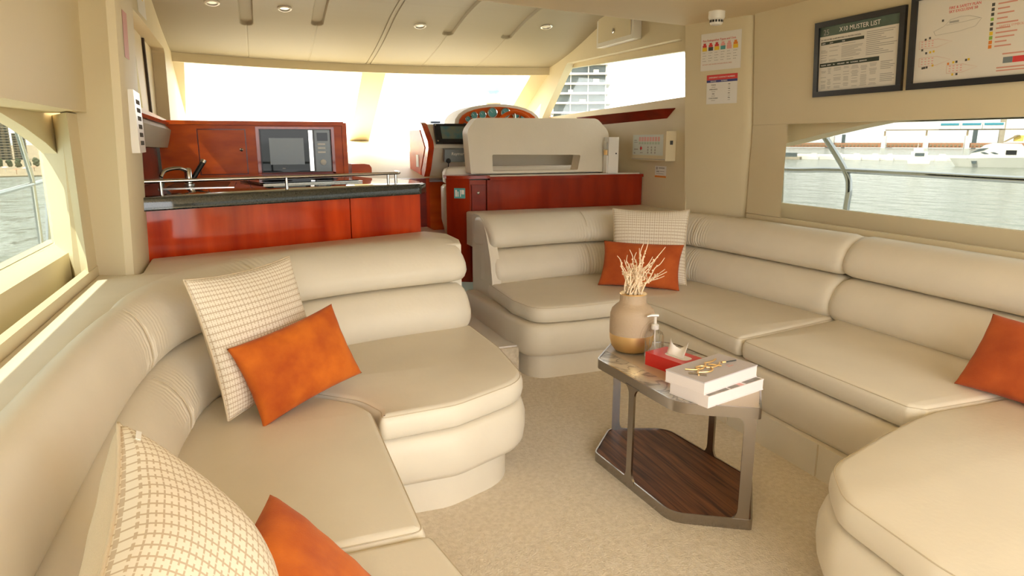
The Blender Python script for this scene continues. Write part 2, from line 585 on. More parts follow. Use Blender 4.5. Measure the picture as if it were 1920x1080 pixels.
# left wall, saloon
tilted('wall_left', [(-0.565, -1.3), (-0.565, 3.06), (-0.95, 3.06), (-0.95, -1.3)], 1.455, 2.2, 0.045, WALLV, 1.455)['kind'] = 'structure'
def mapL(x):
    return lambda y, z: (x, y, z)
arch = [(-1.7, 1.455)] + [(2.30, 1.455), (2.57, 1.437), (2.78, 1.400), (3.02, 1.345), (3.275, 1.270), (3.36, 1.455), (3.36, 1.52), (-1.7, 1.52)]
struct(MB().prism([(-0.72, y, z) for y, z in arch], (-0.15, 0.40, 0)).build('trim_1', WALLV, None, False))
struct(box('trim_2', (-0.75, -1.3, 0.45), (-0.72, 3.12, 0.912), WALLV, None, 0.006))
struct(box('trim_3', (-0.90, -1.3, 0.45), (-0.755, 3.70, 0.884), WALLV))
struct(box('trim_4', (-0.625, -1.3, 0.60), (-0.596, 3.06, 0.875), WALLV, None, 0.005))
struct(MB().prism([(-0.60, 2.83, 0.45), (-0.60, 2.985, 0.45), (-0.92, 3.95, 0.45), (-0.92, 3.72, 0.45)], (0, 0, 1.0)).build('trim_5', WALLV, None, False))
struct(box('wall_left', (-0.95, -1.3, -0.05), (-0.905, 3.8, 0.885), WALLV))
tilted('wall_left', [(-0.68, 2.99), (-0.60, 2.982), (-0.495, 2.925), (-0.468, 2.935), (-0.455, 2.965), (-0.465, 3.34), (-0.68, 3.34)], 0.60, 2.2, 0.045, WALLV)['kind'] = 'structure'
wnd = struct(box('window_1', (-0.885, -1.3, 0.87), (-0.88, 3.80, 1.5), TINTGL))

# left wall, wheelhouse
hl = fillet([(4.25, 1.55), (6.05, 1.50), (6.15, 2.06), (4.9, 2.10), (4.25, 2.10)], 0.06)
outl = [(3.34, 0.0), (8.4, 0.0), (8.4, 1.37), (7.0, 2.14), (6.5, 2.5), (3.34, 2.5)]
struct(hole_panel('wall_left', outl, [hl], mapL(-0.58), (-0.09, 0, 0), WALLV))
hl2 = [(4.3, 1.57), (5.32, 1.545), (5.25, 1.95), (4.3, 2.0)]
struct(hole_panel('trim_6', [(4.1, 1.45), (6.3, 1.45), (6.3, 2.2), (4.1, 2.2)], [hl2], mapL(-0.671), (-0.05, 0, 0), WALLV))
struct(box('window_2', (-0.705, 4.2, 1.5), (-0.70, 5.45, 2.05), TINTGL))
struct(box('trim_7', (-0.67, 5.62, 1.52), (-0.655, 5.66, 2.07), GAPD))

# right wall, saloon
tilted('wall_right', [(3.10, -1.3), (3.10, 3.655), (3.45, 3.655), (3.45, -1.3)], 1.455, 2.2, -0.075, WALLV, 1.455)['kind'] = 'structure'
archR = [(-1.3, 1.455), (2.66, 1.455), (2.82, 1.452), (3.0, 1.425), (3.2, 1.39), (3.46, 1.34), (3.72, 1.30), (3.72, 1.52), (-1.3, 1.52)]
struct(MB().prism([(3.22, y, z) for y, z in archR], (0.15, 0, 0)).build('trim_8', WALLV, None, False))
struct(box('trim_9', (3.22, -1.3, 0.45), (3.25, 3.7, 0.955), WALLV, None, 0.006))
struct(box('trim_10', (3.252, -1.3, 0.45), (3.40, 3.8, 0.925), WALLV))
struct(box('trim_11', (3.10, -1.3, 0.60), (3.125, 3.655, 0.875), WALLV, None, 0.005))
struct(MB().prism([(3.10, 3.34, 0.877), (3.10, 3.655, 0.877), (3.40, 4.15, 0.877), (3.40, 3.85, 0.877)], (0, 0, 0.577)).build('trim_12', WALLV, None, False))
struct(box('wall_right', (3.405, -1.3, -0.05), (3.45, 3.8, 0.93), WALLV))
struct(box('window_3', (3.385, -1.3, 0.90), (3.39, 3.9, 1.5), TINTGR))
# right pillar, slanted face with rounded aft corner
pil = [(2.893, 4.168), (3.03, 3.73), (3.045, 3.70), (3.065, 3.68), (3.095, 3.665), (3.35, 3.665), (3.35, 4.168)]
tilted('wall_right', pil, 0.6, 2.2, -0.06, WALLV, 2.05)['kind'] = 'structure'
# right wall, wheelhouse
k = 2.96/3.0
hr = fillet([(6.86, 1.565), (6.22, 2.10), (4.28, 2.075), (4.19, 1.585)], [0.03, 0.05, 0.10, 0.08])
outr = [(4.155, 0.0), (8.4, 0.0), (8.4, 1.37), (7.0, 2.14), (6.5, 2.5), (4.155, 2.5)]
struct(hole_panel('wall_right', outr, [hr], mapL(2.96), (0.08, 0, 0), WALLV))
hr2 = [(7.00, 1.60), (6.34, 2.065), (4.36, 2.000), (4.30, 1.675)]
struct(hole_panel('trim_13', [(4.12, 1.5), (7.2, 1.5), (6.6, 2.2), (4.12, 2.2)], [hr2], mapL(3.041), (0.04, 0, 0), WALLV))
struct(box('window_4', (3.058, 4.2, 1.52), (3.063, 7.1, 2.15), GLASS))

# unseen aft bulkhead behind the camera, doorway widened to let in more daylight
struct(hole_panel('wall_aft', [(-0.95, -0.05), (3.45, -0.05), (3.45, 2.4), (-0.95, 2.4)], [[(-0.55, 0.0), (3.05, 0.0), (3.05, 2.12), (-0.55, 2.12)]],
                  lambda x, z: (x, -1.3, z), (0, -0.06, 0), WALLV))
struct(box('floor', (-0.95, -4.5, -0.1), (3.45, -1.37, -0.02), mat('pale_deck', (0.70, 0.64, 0.54), 0.7, var=0.1, vscale=6)))  # unseen aft deck, made pale to bounce daylight into the saloon

# saloon ceiling with rolled forward edge
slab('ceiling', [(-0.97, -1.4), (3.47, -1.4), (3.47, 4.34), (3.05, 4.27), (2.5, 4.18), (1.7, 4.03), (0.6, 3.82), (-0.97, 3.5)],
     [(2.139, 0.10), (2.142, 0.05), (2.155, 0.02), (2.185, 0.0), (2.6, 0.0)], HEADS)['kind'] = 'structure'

# wheelhouse ceiling: curved sheet with four round-ended channels and seams
def yhead(x): return 7.05 - 0.36*((x-1.15)/1.75)**2
PROF = [(3.4, 2.42), (4.6, 2.42), (5.2, 2.40), (5.5, 2.365), (5.75, 2.30), (6.0, 2.225), (6.35, 2.15), (6.7, 2.09)]
def zceil(y):
    if y <= PROF[0][0]: return PROF[0][1]
    for (a, za), (b, zb) in zip(PROF, PROF[1:]):
        if y <= b:
            t = (y-a)/(b-a)
            return za+(zb-za)*t
    return PROF[-1][1]
def zceil_s(y):
    return sum(zceil(y+d) for d in (-0.16, -0.08, 0, 0.08, 0.16))/5
CH = [(0.04, 6.0), (0.575, 5.95), (1.68, 6.0), (2.22, 5.98)]
def cdepth(x, y):
    d = 0.0
    for cx, ye in CH:
        r = abs(x-cx)
        if y < ye-0.05:
            q = r
        else:
            q = math.hypot(r, y-(ye-0.05))
        if q < 0.05: d = max(d, 0.022*min(1, (0.05-q)/0.009))
        if y > ye and r < 0.0038: d = max(d, 0.0035)
    for c in (1.125, 1.165):
        if abs(x-c) < 0.0045: d = max(d, 0.008)
    return d
xs = sorted(set([round(-0.6+i*0.05, 4) for i in range(73)] + [round(cx+o, 4) for cx, _ in CH for o in
     (-.056, -.051, -.046, -.041, -.034, -.025, -.012, -.007, -.0035, 0, .0035, .007, .012, .025, .034, .041, .046, .051, .056)] +
     [c+o for c in (1.125, 1.165) for o in (-.007, -.0035, 0, .0035, .007)]))
NY = 330
b = MB(); G = []
for j in range(NY+1):
    row = []
    for x in xs:
        ye = yhead(x); t = j/NY
        y = 3.4+(ye-3.4)*(t**0.75)
        ys = y*1.0 if y < 5.4 else 5.4+(y-5.4)*(6.7-5.4)/(ye-5.4)
        row.append(b.bm.verts.new((x, y, zceil_s(ys)+cdepth(x, y))))
    G.append(row)
for j in range(NY):
    for i in range(len(xs)-1):
        b.bm.faces.new((G[j][i], G[j][i+1], G[j+1][i+1], G[j+1][i]))
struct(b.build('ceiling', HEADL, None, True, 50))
# opaque roof above the headliner
struct(box('ceiling', (-0.97, 3.4, 2.47), (3.1, 6.3, 2.5), GEL)); 

# windshield header, posts, panes
def hdr_ring(x, dz0, dz1, dy):
    y = yhead(x)
    return [(x, y-0.02, 2.105), (x, y-0.02, 2.10-dz1), (x, y+dy, 2.10-dz1), (x, y+dy, 2.105)]
hx = [-0.6+i*0.12 for i in range(31)]
struct(MB().rings([hdr_ring(x, 0, 0.075, 0.05) for x in hx]).build('trim_14', WALLV, None, True, 30))
def wpt(x, t, off=0.0):
    y0 = yhead(x); return (x, y0+0.03+t*1.30+off, 2.04-t*0.70)
def wpane(name, x0, x1):
    b = MB(); rows = []
    for j in range(9):
        rows.append([b.bm.verts.new(wpt(x0+(x1-x0)*i/12, j/8)) for i in range(13)])
    for j in range(8):
        for i in range(12): b.bm.faces.new((rows[j][i], rows[j][i+1], rows[j+1][i+1], rows[j+1][i]))
    return struct(b.build(name, GLASS, None, True))
wpane('window_5', -0.56, 1.20); wpane('window_6', 1.24, 2.95)
def wpost(name, x0, x1, y_in, dx=0.0):
    rs = []
    for j in range(7):
        t = j/6*1.0
        a = wpt(x0+dx*t, t, -y_in); c = wpt(x1+dx*t, t, -y_in); d = wpt(x1+dx*t, t, 0.03); e = wpt(x0+dx*t, t, 0.03)
        rs.append([a, c, d, e])
    return struct(MB().rings(rs).build(name, WALLV, None, True, 30))
wpost('trim_15', 1.10, 1.335, 0.03)
wpost('trim_16', -0.60, -0.49, 0.03, -0.14)
wpost('trim_17', 2.80, 2.98, 0.03)

# fascia shelf under the windshield
b = MB(); rows = []
for j in range(9):
    t = j/8
    row = []
    for i in range(25):
        x = -0.575+i*(3.53/24)
        y0 = 5.34; y1 = yhead(x)+1.33
        row.append(b.bm.verts.new((x, y0+(y1-y0)*t, 1.06+0.30*t)))
    rows.append(row)
for j in range(8):
    for i in range(24): b.bm.faces.new((rows[j][i], rows[j][i+1], rows[j+1][i+1], rows[j+1][i]))
struct(b.build('trim_18', WALLV, None, True), 'cream shelf running up to the windshield')
struct(box('trim_19', (-0.57, 5.345, 0.62), (1.30, 5.365, 1.058), MAHOGD), 'dark mahogany panel below the windshield shelf')
# side decks and foredeck outside
struct(box('floor', (3.46, -4.4, 0.50), (4.35, 6.0, 0.55), GEL))
struct(box('floor', (-1.85, -4.4, 0.40), (-0.96, 6.0, 0.45), GEL))
struct(box('floor', (-0.7, 8.75, 1.0), (3.1, 12.0, 1.06), GEL))

# ------------------------------------------------------------------ sofas
SEATP = [(0.337, 0.030), (0.341, 0.012), (0.350, 0.004), (0.375, -0.002), (0.405, 0.000), (0.420, 0.005), (0.430, 0.014), (0.435, 0.027)]
ROLLP = [(0.140, 0.025), (0.146, 0.004), (0.170, -0.010), (0.220, -0.017), (0.275, -0.016), (0.315, -0.004), (0.328, 0.008), (0.332, 0.03)]
PLIN = [(0.0, 0.012), (0.145, 0.012)]
LOWB = [(0.075, 0.405), (0.035, 0.425), (0.010, 0.460), (0.006, 0.510), (0.026, 0.565), (0.060, 0.610), (0.100, 0.637), (0.15, 0.645), (0.24, 0.645), (0.27, 0.60), (0.27, 0.41), (0.18, 0.40)]
UPB = [(0.12, 0.652), (0.085, 0.668), (0.066, 0.700), (0.072, 0.745), (0.100, 0.795), (0.145, 0.835), (0.20, 0.858), (0.26, 0.862), (0.31, 0.845), (0.33, 0.80), (0.33, 0.67), (0.30, 0.65)]
def seam_on(prof, path, idx, name, parent, side=-1, r=0.0022, lo=0, hi=6, k=1.0):
    """stitched seam across a back roll at path index idx"""
    P = [Vector((p[0], p[1])) for p in path]; N = path_normals(P)
    prof = [(prof[0][0]+(a-prof[0][0])*k, z) for a, z in prof]
    pts = [Vector((P[idx].x+N[idx].x*side*(a-0.0004), P[idx].y+N[idx].y*side*(a-0.0004), z+0.0006)) for a, z in prof[lo:hi+1]]
    return MB().tube(catmull(pts, 5), r, 6).build(name, SEAM, parent)

def seat(outline, parent):
    o = slab('seat_cushion', outline, SEATP, LEATHER, parent)
    P = [Vector((p[0], p[1])) for p in outline]
    if area2(P) < 0: P = P[::-1]
    P = offset2(resample(P, 0.04), 0.0085)
    ring = [(p.x, p.y, 0.4255) for p in P]
    ring.append(ring[0]); ring.append(ring[1])
    MB().tube(ring, 0.0017, 6, False).build('piping', SEAM, o)
# left sofa
LS = thing('corner_sofa', (0.3, 1.6, 0.0), 'cream leather corner sofa under the left window, in front of the galley', 'sofa')
lpath = catmull([(-0.29, -1.25), (-0.285, 0.0), (-0.275, 1.2), (-0.262, 1.9), (-0.222, 2.30), (-0.15, 2.54), (-0.02, 2.75), (0.14, 2.89), (0.36, 2.985), (0.62, 3.045), (0.99, 3.10)], 10)
def left_depth(p):
    # the back is shallow along the left wall and deep in front of the galley
    return 0.50+0.75*max(0.0, min(1.0, (p.y-2.25)/0.75))
GATH = (((-0.24, 2.2), 0.16, 0.0), ((0.06, 2.83), 0.12, 1.0))
sweep('lower_back_roll', lpath, LOWB, LEATHER, LS, -1, (0.0, 0.06), None, GATH)
sweep('upper_back_roll', lpath, UPB, LEATHER, LS, -1, (0.0, 0.06), left_depth, GATH)
def near_idx(path, p):
    return min(range(len(path)), key=lambda i: (Vector((path[i][0], path[i][1]))-Vector(p)).length)
for q in ((-0.24, 2.2), (0.06, 2.83)):
    i = near_idx(lpath, q)
    seam_on(UPB, lpath, i, 'seam', LS, k=left_depth(lpath[i])); seam_on(LOWB, lpath, i, 'seam', LS)
# front section seat
c1 = fillet([(0.335, 2.135), (0.345, 2.205), (0.30, 2.32), (0.16, 2.45), (-0.17, 2.58), (-0.02, 2.84), (0.13, 2.97), (0.34, 3.07), (0.62, 3.135), (0.985, 3.185), (0.998, 2.75), (0.960, 2.32), (0.62, 2.16)],
            [0.04, 0.06, 0.2, 0.2, 0.06, 0.1, 0.1, 0.1, 0.1, 0.05, 0.3, 0.22, 0.2], 7)
seat(c1, LS)
c2 = fillet([(0.327, 1.425), (0.327, 2.205), (0.285, 2.31), (0.15, 2.435), (-0.19, 2.57), (-0.27, 2.38), (-0.32, 2.05), (-0.335, 1.425)],
            [0.035, 0.06, 0.2, 0.2, 0.05, 0.2, 0.2, 0.035], 7)
seat(c2, LS)
c3 = fillet([(0.43, -1.25), (0.43, 0.9), (0.335, 1.415), (-0.335, 1.415), (-0.345, -1.25)], [0.035, 0.2, 0.035, 0.035, 0.035], 6)
seat(c3, LS)
base = fillet([(0.32, -1.25), (0.325, 2.17), (0.62, 2.17), (0.958, 2.325), (0.990, 2.75), (0.985, 3.14), (0.62, 3.2), (-0.3, 3.0), (-0.55, 2.6), (-0.55, -1.25)],
              [0.01, 0.03, 0.2, 0.22, 0.3, 0.05, 0.1, 0.1, 0.1, 0.01], 7)
slab('base_roll', base, ROLLP, LEATHER, LS)
pl = fillet([(0.30, -1.25), (0.305, 2.215), (0.60, 2.205), (0.90, 2.33), (0.96, 2.75), (0.97, 3.13), (0.62, 3.2), (-0.3, 3.0), (-0.55, 2.6), (-0.55, -1.25)],
            [0.01, 0.03, 0.2, 0.25, 0.3, 0.05, 0.1, 0.1, 0.1, 0.01], 7)
slab('plinth', pl, PLIN, LEATHER, LS)
# ledge behind the back, padded, up to the galley front
led = [(-0.598, -1.25), (-0.598, 2.965), (-0.50, 2.912), (-0.452, 2.925), (-0.443, 2.96), (-0.453, 3.30), (0.90, 3.775), (1.0, 3.62), (1.0, 3.40)] + [tuple(p[:2]) for p in reversed(off_path(lpath, 0.16, 0, -1))]
slab('back_ledge', led, [(0.60, 0.0), (0.83, 0.0), (0.838, 0.004), (0.842, 0.012)], LEATHER, LS, 0.08)

# right sofa
RS = thing('corner_sofa', (2.4, 2.4, 0.0), 'cream leather U-shaped sofa under the right window, beyond the low table', 'sofa')
rpa = catmull([(1.435, 4.01), (1.75, 4.06), (2.1, 4.09), (2.32, 4.07), (2.50, 3.99), (2.62, 3.84), (2.675, 3.62), (2.715, 3.3), (2.755, 2.95), (2.785, 2.60)], 9)
rpb = catmull([(2.79, 2.63), (2.79, 2.2), (2.78, 1.6), (2.76, 1.0), (2.75, 0.2)], 9)
GATR = (((2.16, 4.09), 0.13, 0.0), ((2.66, 3.70), 0.13, 2.0))
sweep('lower_back_roll', rpa, LOWB, LEATHER, RS, -1, (0.05, 0.05), None, GATR)
sweep('upper_back_roll', rpa, UPB, LEATHER, RS, -1, (0.05, 0.05), lambda p: 1.2-0.35*max(0.0, min(1.0, (p.x-2.2)/0.45)), GATR)
sweep('lower_back_roll', [(p.x-0.012, p.y) for p in rpb], LOWB, LEATHER, RS, -1, (0.06, 0.0))
sweep('upper_back_roll', [(p.x-0.012, p.y) for p in rpb], UPB, LEATHER, RS, -1, (0.06, 0.0), lambda p: 0.85)
for q in ((2.16, 4.09), (2.66, 3.70)):
    i = near_idx(rpa, q); seam_on(UPB, rpa, i, 'seam', RS); seam_on(LOWB, rpa, i, 'seam', RS)
# padded end cheek of the bench back
ck = [(4.04, 0.30), (4.03, 0.45), (4.07, 0.60), (4.14, 0.74), (4.22, 0.84), (4.30, 0.862), (4.42, 0.862), (4.45, 0.83), (4.45, 0.30)]
MB().prism([(1.405, y, z) for y, z in ck], (0.062, 0, 0)).bevel(0.024, 4).build('end_cheek', LEATHER, RS)
r1 = fillet([(1.395, 4.10), (1.375, 3.60), (1.42, 3.34), (1.70, 3.32), (2.07, 3.34), (2.105, 3.10), (2.10, 2.455), (2.87, 2.595), (2.81, 3.05), (2.76, 3.60), (2.60, 4.07), (2.3, 4.17), (1.75, 4.15)],
            [0.04, 0.25, 0.14, 0.1, 0.05, 0.1, 0.035, 0.035, 0.1, 0.1, 0.12, 0.1, 0.1], 7)
seat(r1, RS)
r2 = fillet([(2.10, 2.445), (2.105, 1.575), (2.15, 1.525), (2.86, 1.50), (2.88, 2.585)], [0.035, 0.035, 0.035, 0.035, 0.035], 6)
seat(r2, RS)
r3 = fillet([(2.86, 1.49), (2.16, 1.515), (2.03, 1.495), (1.82, 1.44), (1.50, 1.34), (1.385, 1.19), (1.35, 0.90), (1.36, 0.1), (2.86, 0.1)],
            [0.035, 0.06, 0.2, 0.2, 0.22, 0.16, 0.2, 0.05, 0.035], 8)
seat(r3, RS)
rb = fillet([(1.335, 4.40), (1.345, 3.62), (1.395, 3.335), (1.70, 3.325), (2.07, 3.33), (2.09, 3.10), (2.09, 1.575), (2.03, 1.50), (1.82, 1.445), (1.50, 1.35), (1.385, 1.19), (1.35, 0.90), (1.36, 0.1), (3.05, 0.1), (3.05, 3.95), (2.94, 4.06), (2.94, 4.4)],
            [0.02, 0.25, 0.14, 0.1, 0.04, 0.1, 0.06, 0.1, 0.2, 0.22, 0.16, 0.2, 0.05, 0.02, 0.02, 0.02, 0.02], 8)
slab('base_roll', rb, ROLLP, LEATHER, RS)
rp = fillet([(1.375, 4.40), (1.372, 3.62), (1.425, 3.360), (1.70, 3.36), (2.05, 3.36), (2.055, 3.10), (2.05, 1.60), (2.0, 1.46), (1.84, 1.40), (1.55, 1.30), (1.45, 1.16), (1.42, 0.90), (1.42, 0.1), (3.05, 0.1), (3.05, 3.95), (2.94, 4.06), (2.94, 4.4)],
            [0.02, 0.25, 0.14, 0.1, 0.04, 0.1, 0.06, 0.1, 0.2, 0.22, 0.16, 0.2, 0.05, 0.02, 0.02, 0.02, 0.02], 8)
slab('plinth', rp, PLIN, LEATHER, RS)
for yy in (2.46, 1.90):
    MB().tube([(2.060, yy, 0.005), (2.060, yy, 0.145)], 0.003, 6).build('seam', SEAM, RS)
ledr = [(1.45, 4.73), (1.45, 4.30)] + [tuple(p[:2]) for p in off_path(rpa, 0.24, 0, -1)[3:]] + [(3.03, 2.0), (3.01, 0.2), (3.09, 0.2), (3.09, 3.60), (3.08, 3.72), (2.985, 4.03), (2.955, 4.065), (2.955, 4.73)]
slab('back_ledge', ledr, [(0.60, 0.0), (0.835, 0.0), (0.842, 0.004), (0.846, 0.012)], LEATHER, RS, 0.08)

# ------------------------------------------------------------------ galley
GC = thing('galley_counter', (0.2, 3.6, 0.3), 'glossy mahogany galley counter with dark stone top behind the left sofa', 'counter')
A = Vector((-0.475, 3.335)); B = Vector((0.90, 3.83))
def along(t, d=0.0):
    u = (B-A).normalized(); n = Vector((-u.y, u.x))
    p = A.lerp(B, t)+n*d
    return (p.x, p.y)
for t0, t1 in ((0.0, 0.688), (0.692, 0.995)):
    a, c, d, e = along(t0), along(t1), along(t1, 0.03), along(t0, 0.03)
    MB().prism([(*a, 0.50), (*c, 0.50), (*d, 0.50), (*e, 0.50)], (0, 0, 0.552)).bevel(0.003).build('front_panel', MAHOG, GC)
a, c, d, e = along(0.0, 0.031), along(0.99, 0.031), (0.93, 4.3), (-0.57, 4.85)
MB().prism([(*a, 0.30), (*c, 0.30), (*d, 0.30), (0.6, 4.85, 0.30), (*e, 0.30)], (0, 0, 0.74)).build('carcass', MAHOGD, GC, False)
wt = fillet([(-0.575, 3.25), (-0.47, 3.265), (0.895, 3.805), (0.95, 3.90), (0.95, 4.27), (0.76, 4.5), (0.64, 4.93), (-0.575, 4.93)], [0, 0, 0.07, 0.08, 0.05, 0.1, 0, 0], 6)
slab('worktop', wt, [(1.052, 0.006), (1.058, 0.0), (1.100, 0.0), (1.108, 0.003), (1.111, 0.010)], GRANITE, GC, 0.15, 30)
# sink, hob, raised lip
box('sink', (-0.46, 3.85, 1.1112), (-0.10, 4.45, 1.1145), STEEL, GC, 0.001)
sk = [o for o in bpy.data.objects if o.name == 'sink'][0]
box('basin', (-0.43, 3.89, 1.1146), (-0.13, 4.41, 1.1152), DARKMET, sk)
hob = thing('hob', (0.25, 4.25, 1.1112), 'black glass hob with steel rim set in the galley worktop', 'hob')
Mh = Matrix.Translation((0.27, 4.25, 0)) @ Matrix.Rotation(math.radians(18), 4, 'Z')
MB().box((-0.30, -0.20, 1.112), (0.30, 0.20, 1.1185), Mh).bevel(0.002).build('rim', STEEL, hob)
MB().box((-0.285, -0.185, 1.119), (0.285, 0.185, 1.1225), Mh).build('glass_plate', BLKGLS, hob)
for x, y in ((-0.15, 0.0), (0.14, 0.0)):
    c = Mh @ Vector((x, y, 1.1227))
    MB().lathe([(0.085, 0), (0.088, 0.0012), (0.080, 0.0012), (0.078, 0)], c, 24).build('burner_ring', DARKMET, hob)
# fiddle rail
rl = thing('fiddle_rail', (0.2, 3.6, 1.11), 'slim steel fiddle rail above the front edge of the galley worktop', 'rail')
rp_ = catmull([(-0.52, 3.41, 1.172), (0.15, 3.625, 1.172), (0.60, 3.79, 1.172), (0.735, 3.845, 1.172), (0.79, 3.90, 1.172), (0.80, 4.05, 1.172)], 8)
MB().tube(rp_, 0.0085, 10).build('top_bar', STEEL, rl)
for x, y in ((-0.40, 3.448), (0.155, 3.627), (0.715, 3.838), (0.765, 3.875)):
    MB().tube([(x, y, 1.111), (x, y, 1.170)], 0.008, 10).build('post', STEEL, rl)
# tap
tp = thing('tap', (-0.33, 4.05, 1.111), 'chrome mixer tap with a black handled lever beside the sink', 'tap')
MB().lathe([(0.028, 0), (0.028, 0.01), (0.019, 0.015), (0.019, 0.085), (0.012, 0.095), (0.0, 0.097)], (-0.33, 4.05, 1.114), 20).build('body', STEEL, tp)
MB().tube(catmull([(-0.33, 4.05, 1.19), (-0.37, 4.0, 1.21), (-0.43, 3.95, 1.20), (-0.45, 3.93, 1.17)], 6), 0.010, 10).build('spout', STEEL, tp)
MB().tube([(-0.31, 4.06, 1.15), (-0.255, 4.09, 1.235)], 0.013, 10).build('handle', BLACK, tp)
MB().tube([(-0.255, 4.09, 1.235), (-0.248, 4.094, 1.25)], 0.015, 10).build('cap', STEEL, tp)

# upper cabinet with a microwave niche
UC = thing('upper_cabinet', (0.05, 4.9, 1.112), 'mahogany upper cabinet with one door and a microwave niche, at the back of the galley', 'cabinet')
YF = 4.90
hole_c = [(0.055, 1.140), (0.525, 1.140), (0.525, 1.432), (0.055, 1.432)]
hole_d = [(-0.325, 1.132), (-0.028, 1.132), (-0.028, 1.430), (-0.325, 1.430)]
hole_panel('face_frame', [(-0.55, 1.112), (0.60, 1.112), (0.60, 1.455), (-0.55, 1.455)], [hole_c, hole_d], lambda x, z: (x, YF, z), (0, 0.025, 0), MAHOGO, UC)
box('end_panel', (0.601, YF-0.01, 1.112), (0.632, YF+0.42, 1.475), MAHOGO, UC, 0.006)
box('top_rail', (-0.56, YF-0.018, 1.456), (0.612, YF+0.42, 1.482), MAHOGO, UC, 0.005)
box('carcass', (-0.55, YF+0.027, 1.112), (0.60, YF+0.42, 1.454), MAHOGD, UC)
dr = box('door', (-0.318, YF-0.006, 1.138), (-0.034, YF+0.018, 1.424), MAHOGO, UC, 0.004)
MB().lathe([(0.011, 0), (0.011, 0.006), (0.007, 0.010), (0.0, 0.012)], (-0.062, YF-0.006, 1.295), 16, (0, -1, 0)).build('knob', STEEL, dr)
box('niche_frame', (0.034, YF-0.008, 1.128), (0.054, YF+0.01, 1.446), MAHOG, UC, 0.003)
box('niche_frame', (0.054, YF-0.008, 1.432), (0.545, YF+0.01, 1.446), MAHOG, UC, 0.003)
box('niche_frame', (0.526, YF-0.008, 1.128), (0.545, YF+0.01, 1.432), MAHOG, UC, 0.003)
box('niche_frame', (0.054, YF-0.008, 1.122), (0.545, YF+0.01, 1.139), MAHOGD, UC, 0.003)
MW = thing('microwave', (0.29, 4.895, 1.14), 'black microwave with grey window and silver handle strip in the mahogany niche', 'microwave')
box('housing', (0.062, 4.893, 1.143), (0.518, 4.922, 1.428), BLACK, MW, 0.003)
dw = box('door', (0.064, 4.884, 1.146), (0.392, 4.893, 1.426), BLKGLS, MW, 0.002)
box('window', (0.115, 4.8825, 1.195), (0.338, 4.884, 1.372), SCREENG, dw)
box('handle', (0.372, 4.872, 1.150), (0.398, 4.884, 1.424), STEEL, dw, 0.003)
cp = box('control_panel', (0.412, 4.886, 1.146), (0.514, 4.893, 1.426), SCREENG, MW, 0.002)
box('display', (0.428, 4.8845, 1.352), (0.50, 4.886, 1.408), BLKGLS, cp)
for kz in (1.325, 1.298, 1.271):
    box('button', (0.430, 4.884, kz), (0.482, 4.886, kz+0.012), WHITEP, cp)
MB().lathe([(0.020, 0), (0.020, 0.012), (0.015, 0.016), (0, 0.017)], (0.462, 4.886, 1.208), 24, (0, -1, 0)).build('knob', WHITEP, cp)
text('print', 'MIN', 0.012, frame((0.19, 4.8822, 1.165), (1, 0, 0), (0, 0, 1)), WHITEP, dw)
# low mahogany end bracket on the worktop
tag(MB().prism([(0.66, 4.92, 1.1115), (0.80, 4.92, 1.1115), (0.80, 4.92, 1.165), (0.785, 4.92, 1.186), (0.75, 4.92, 1.192), (0.66, 4.92, 1.192)], (0, 0.2, 0)).bevel(0.004).build('worktop_bracket', MAHOGO),
    'low rounded mahogany block on the worktop at the right of the upper cabinet', 'bracket')
# locker along the left side of the galley
SL = thing('side_locker', (-0.5, 4.4, 1.34), 'grey panelled locker with a mahogany edge under the left wheelhouse window', 'locker')
MB().prism([(-0.575, 3.42, 1.47), (-0.50, 3.42, 1.47), (-0.47, 3.42, 1.44), (-0.50, 3.42, 1.33), (-0.575, 3.42, 1.33)], (0, 1.46, -0.02)).build('panel', WALLG, SL)
MB().prism([(-0.578, 3.42, 1.471), (-0.485, 3.42, 1.471), (-0.475, 3.42, 1.487), (-0.578, 3.42, 1.487)], (0, 1.46, -0.02)).build('edge_trim', MAHOG, SL)
tag(box('galley_upstand', (-0.578, 3.42, 1.112), (-0.565, 4.88, 1.32), MAHOGD), 'dark wood upstand along the left wall of the galley', 'panel')

# louvre plate on the left pillar
LV = thing('louvre_plate', (-0.45, 3.1, 1.31), 'cream louvre plate with a column of dark slots on the left pillar', 'vent')
pe = Matrix.Translation((-0.428, 3.0, 0)) @ Matrix.Rotation(math.radians(3), 4, 'Z')
MB().box((-0.006, 0.0, 1.305), (0.022, 0.27, 1.545), pe).bevel(0.004).build('plate', WHITEP, LV)
for i in range(6):
    z = 1.335+i*0.032
    MB().box((0.0221, 0.07, z), (0.0232, 0.21, z+0.017), pe).build('slot', GAPD, LV)
stk = bars('warning_strip', frame((-0.418, 2.985, 1.66), (0, 1, 0), (0.045, 0, 1)), [(0, 0, 0.10, 0.17)], REDP)
tag(stk, 'narrow faded red strip sticker high on the left pillar', 'sticker')
nt_ = thing('wall_notice', (-0.578, 5.05, 2.12), 'small white notice with a yellow mark above the left wheelhouse window', 'notice')
bars('sheet', frame((-0.5795, 4.86, 2.125), (0, 1, 0), (0, 0, 1)), [(0, 0, 0.36, 0.22)], PAPER, nt_)
bars('yellow_mark', frame((-0.578, 4.86, 2.125), (0, 1, 0), (0, 0, 1)), [(0.1, 0.10, 0.26, 0.22)], YEL, nt_)

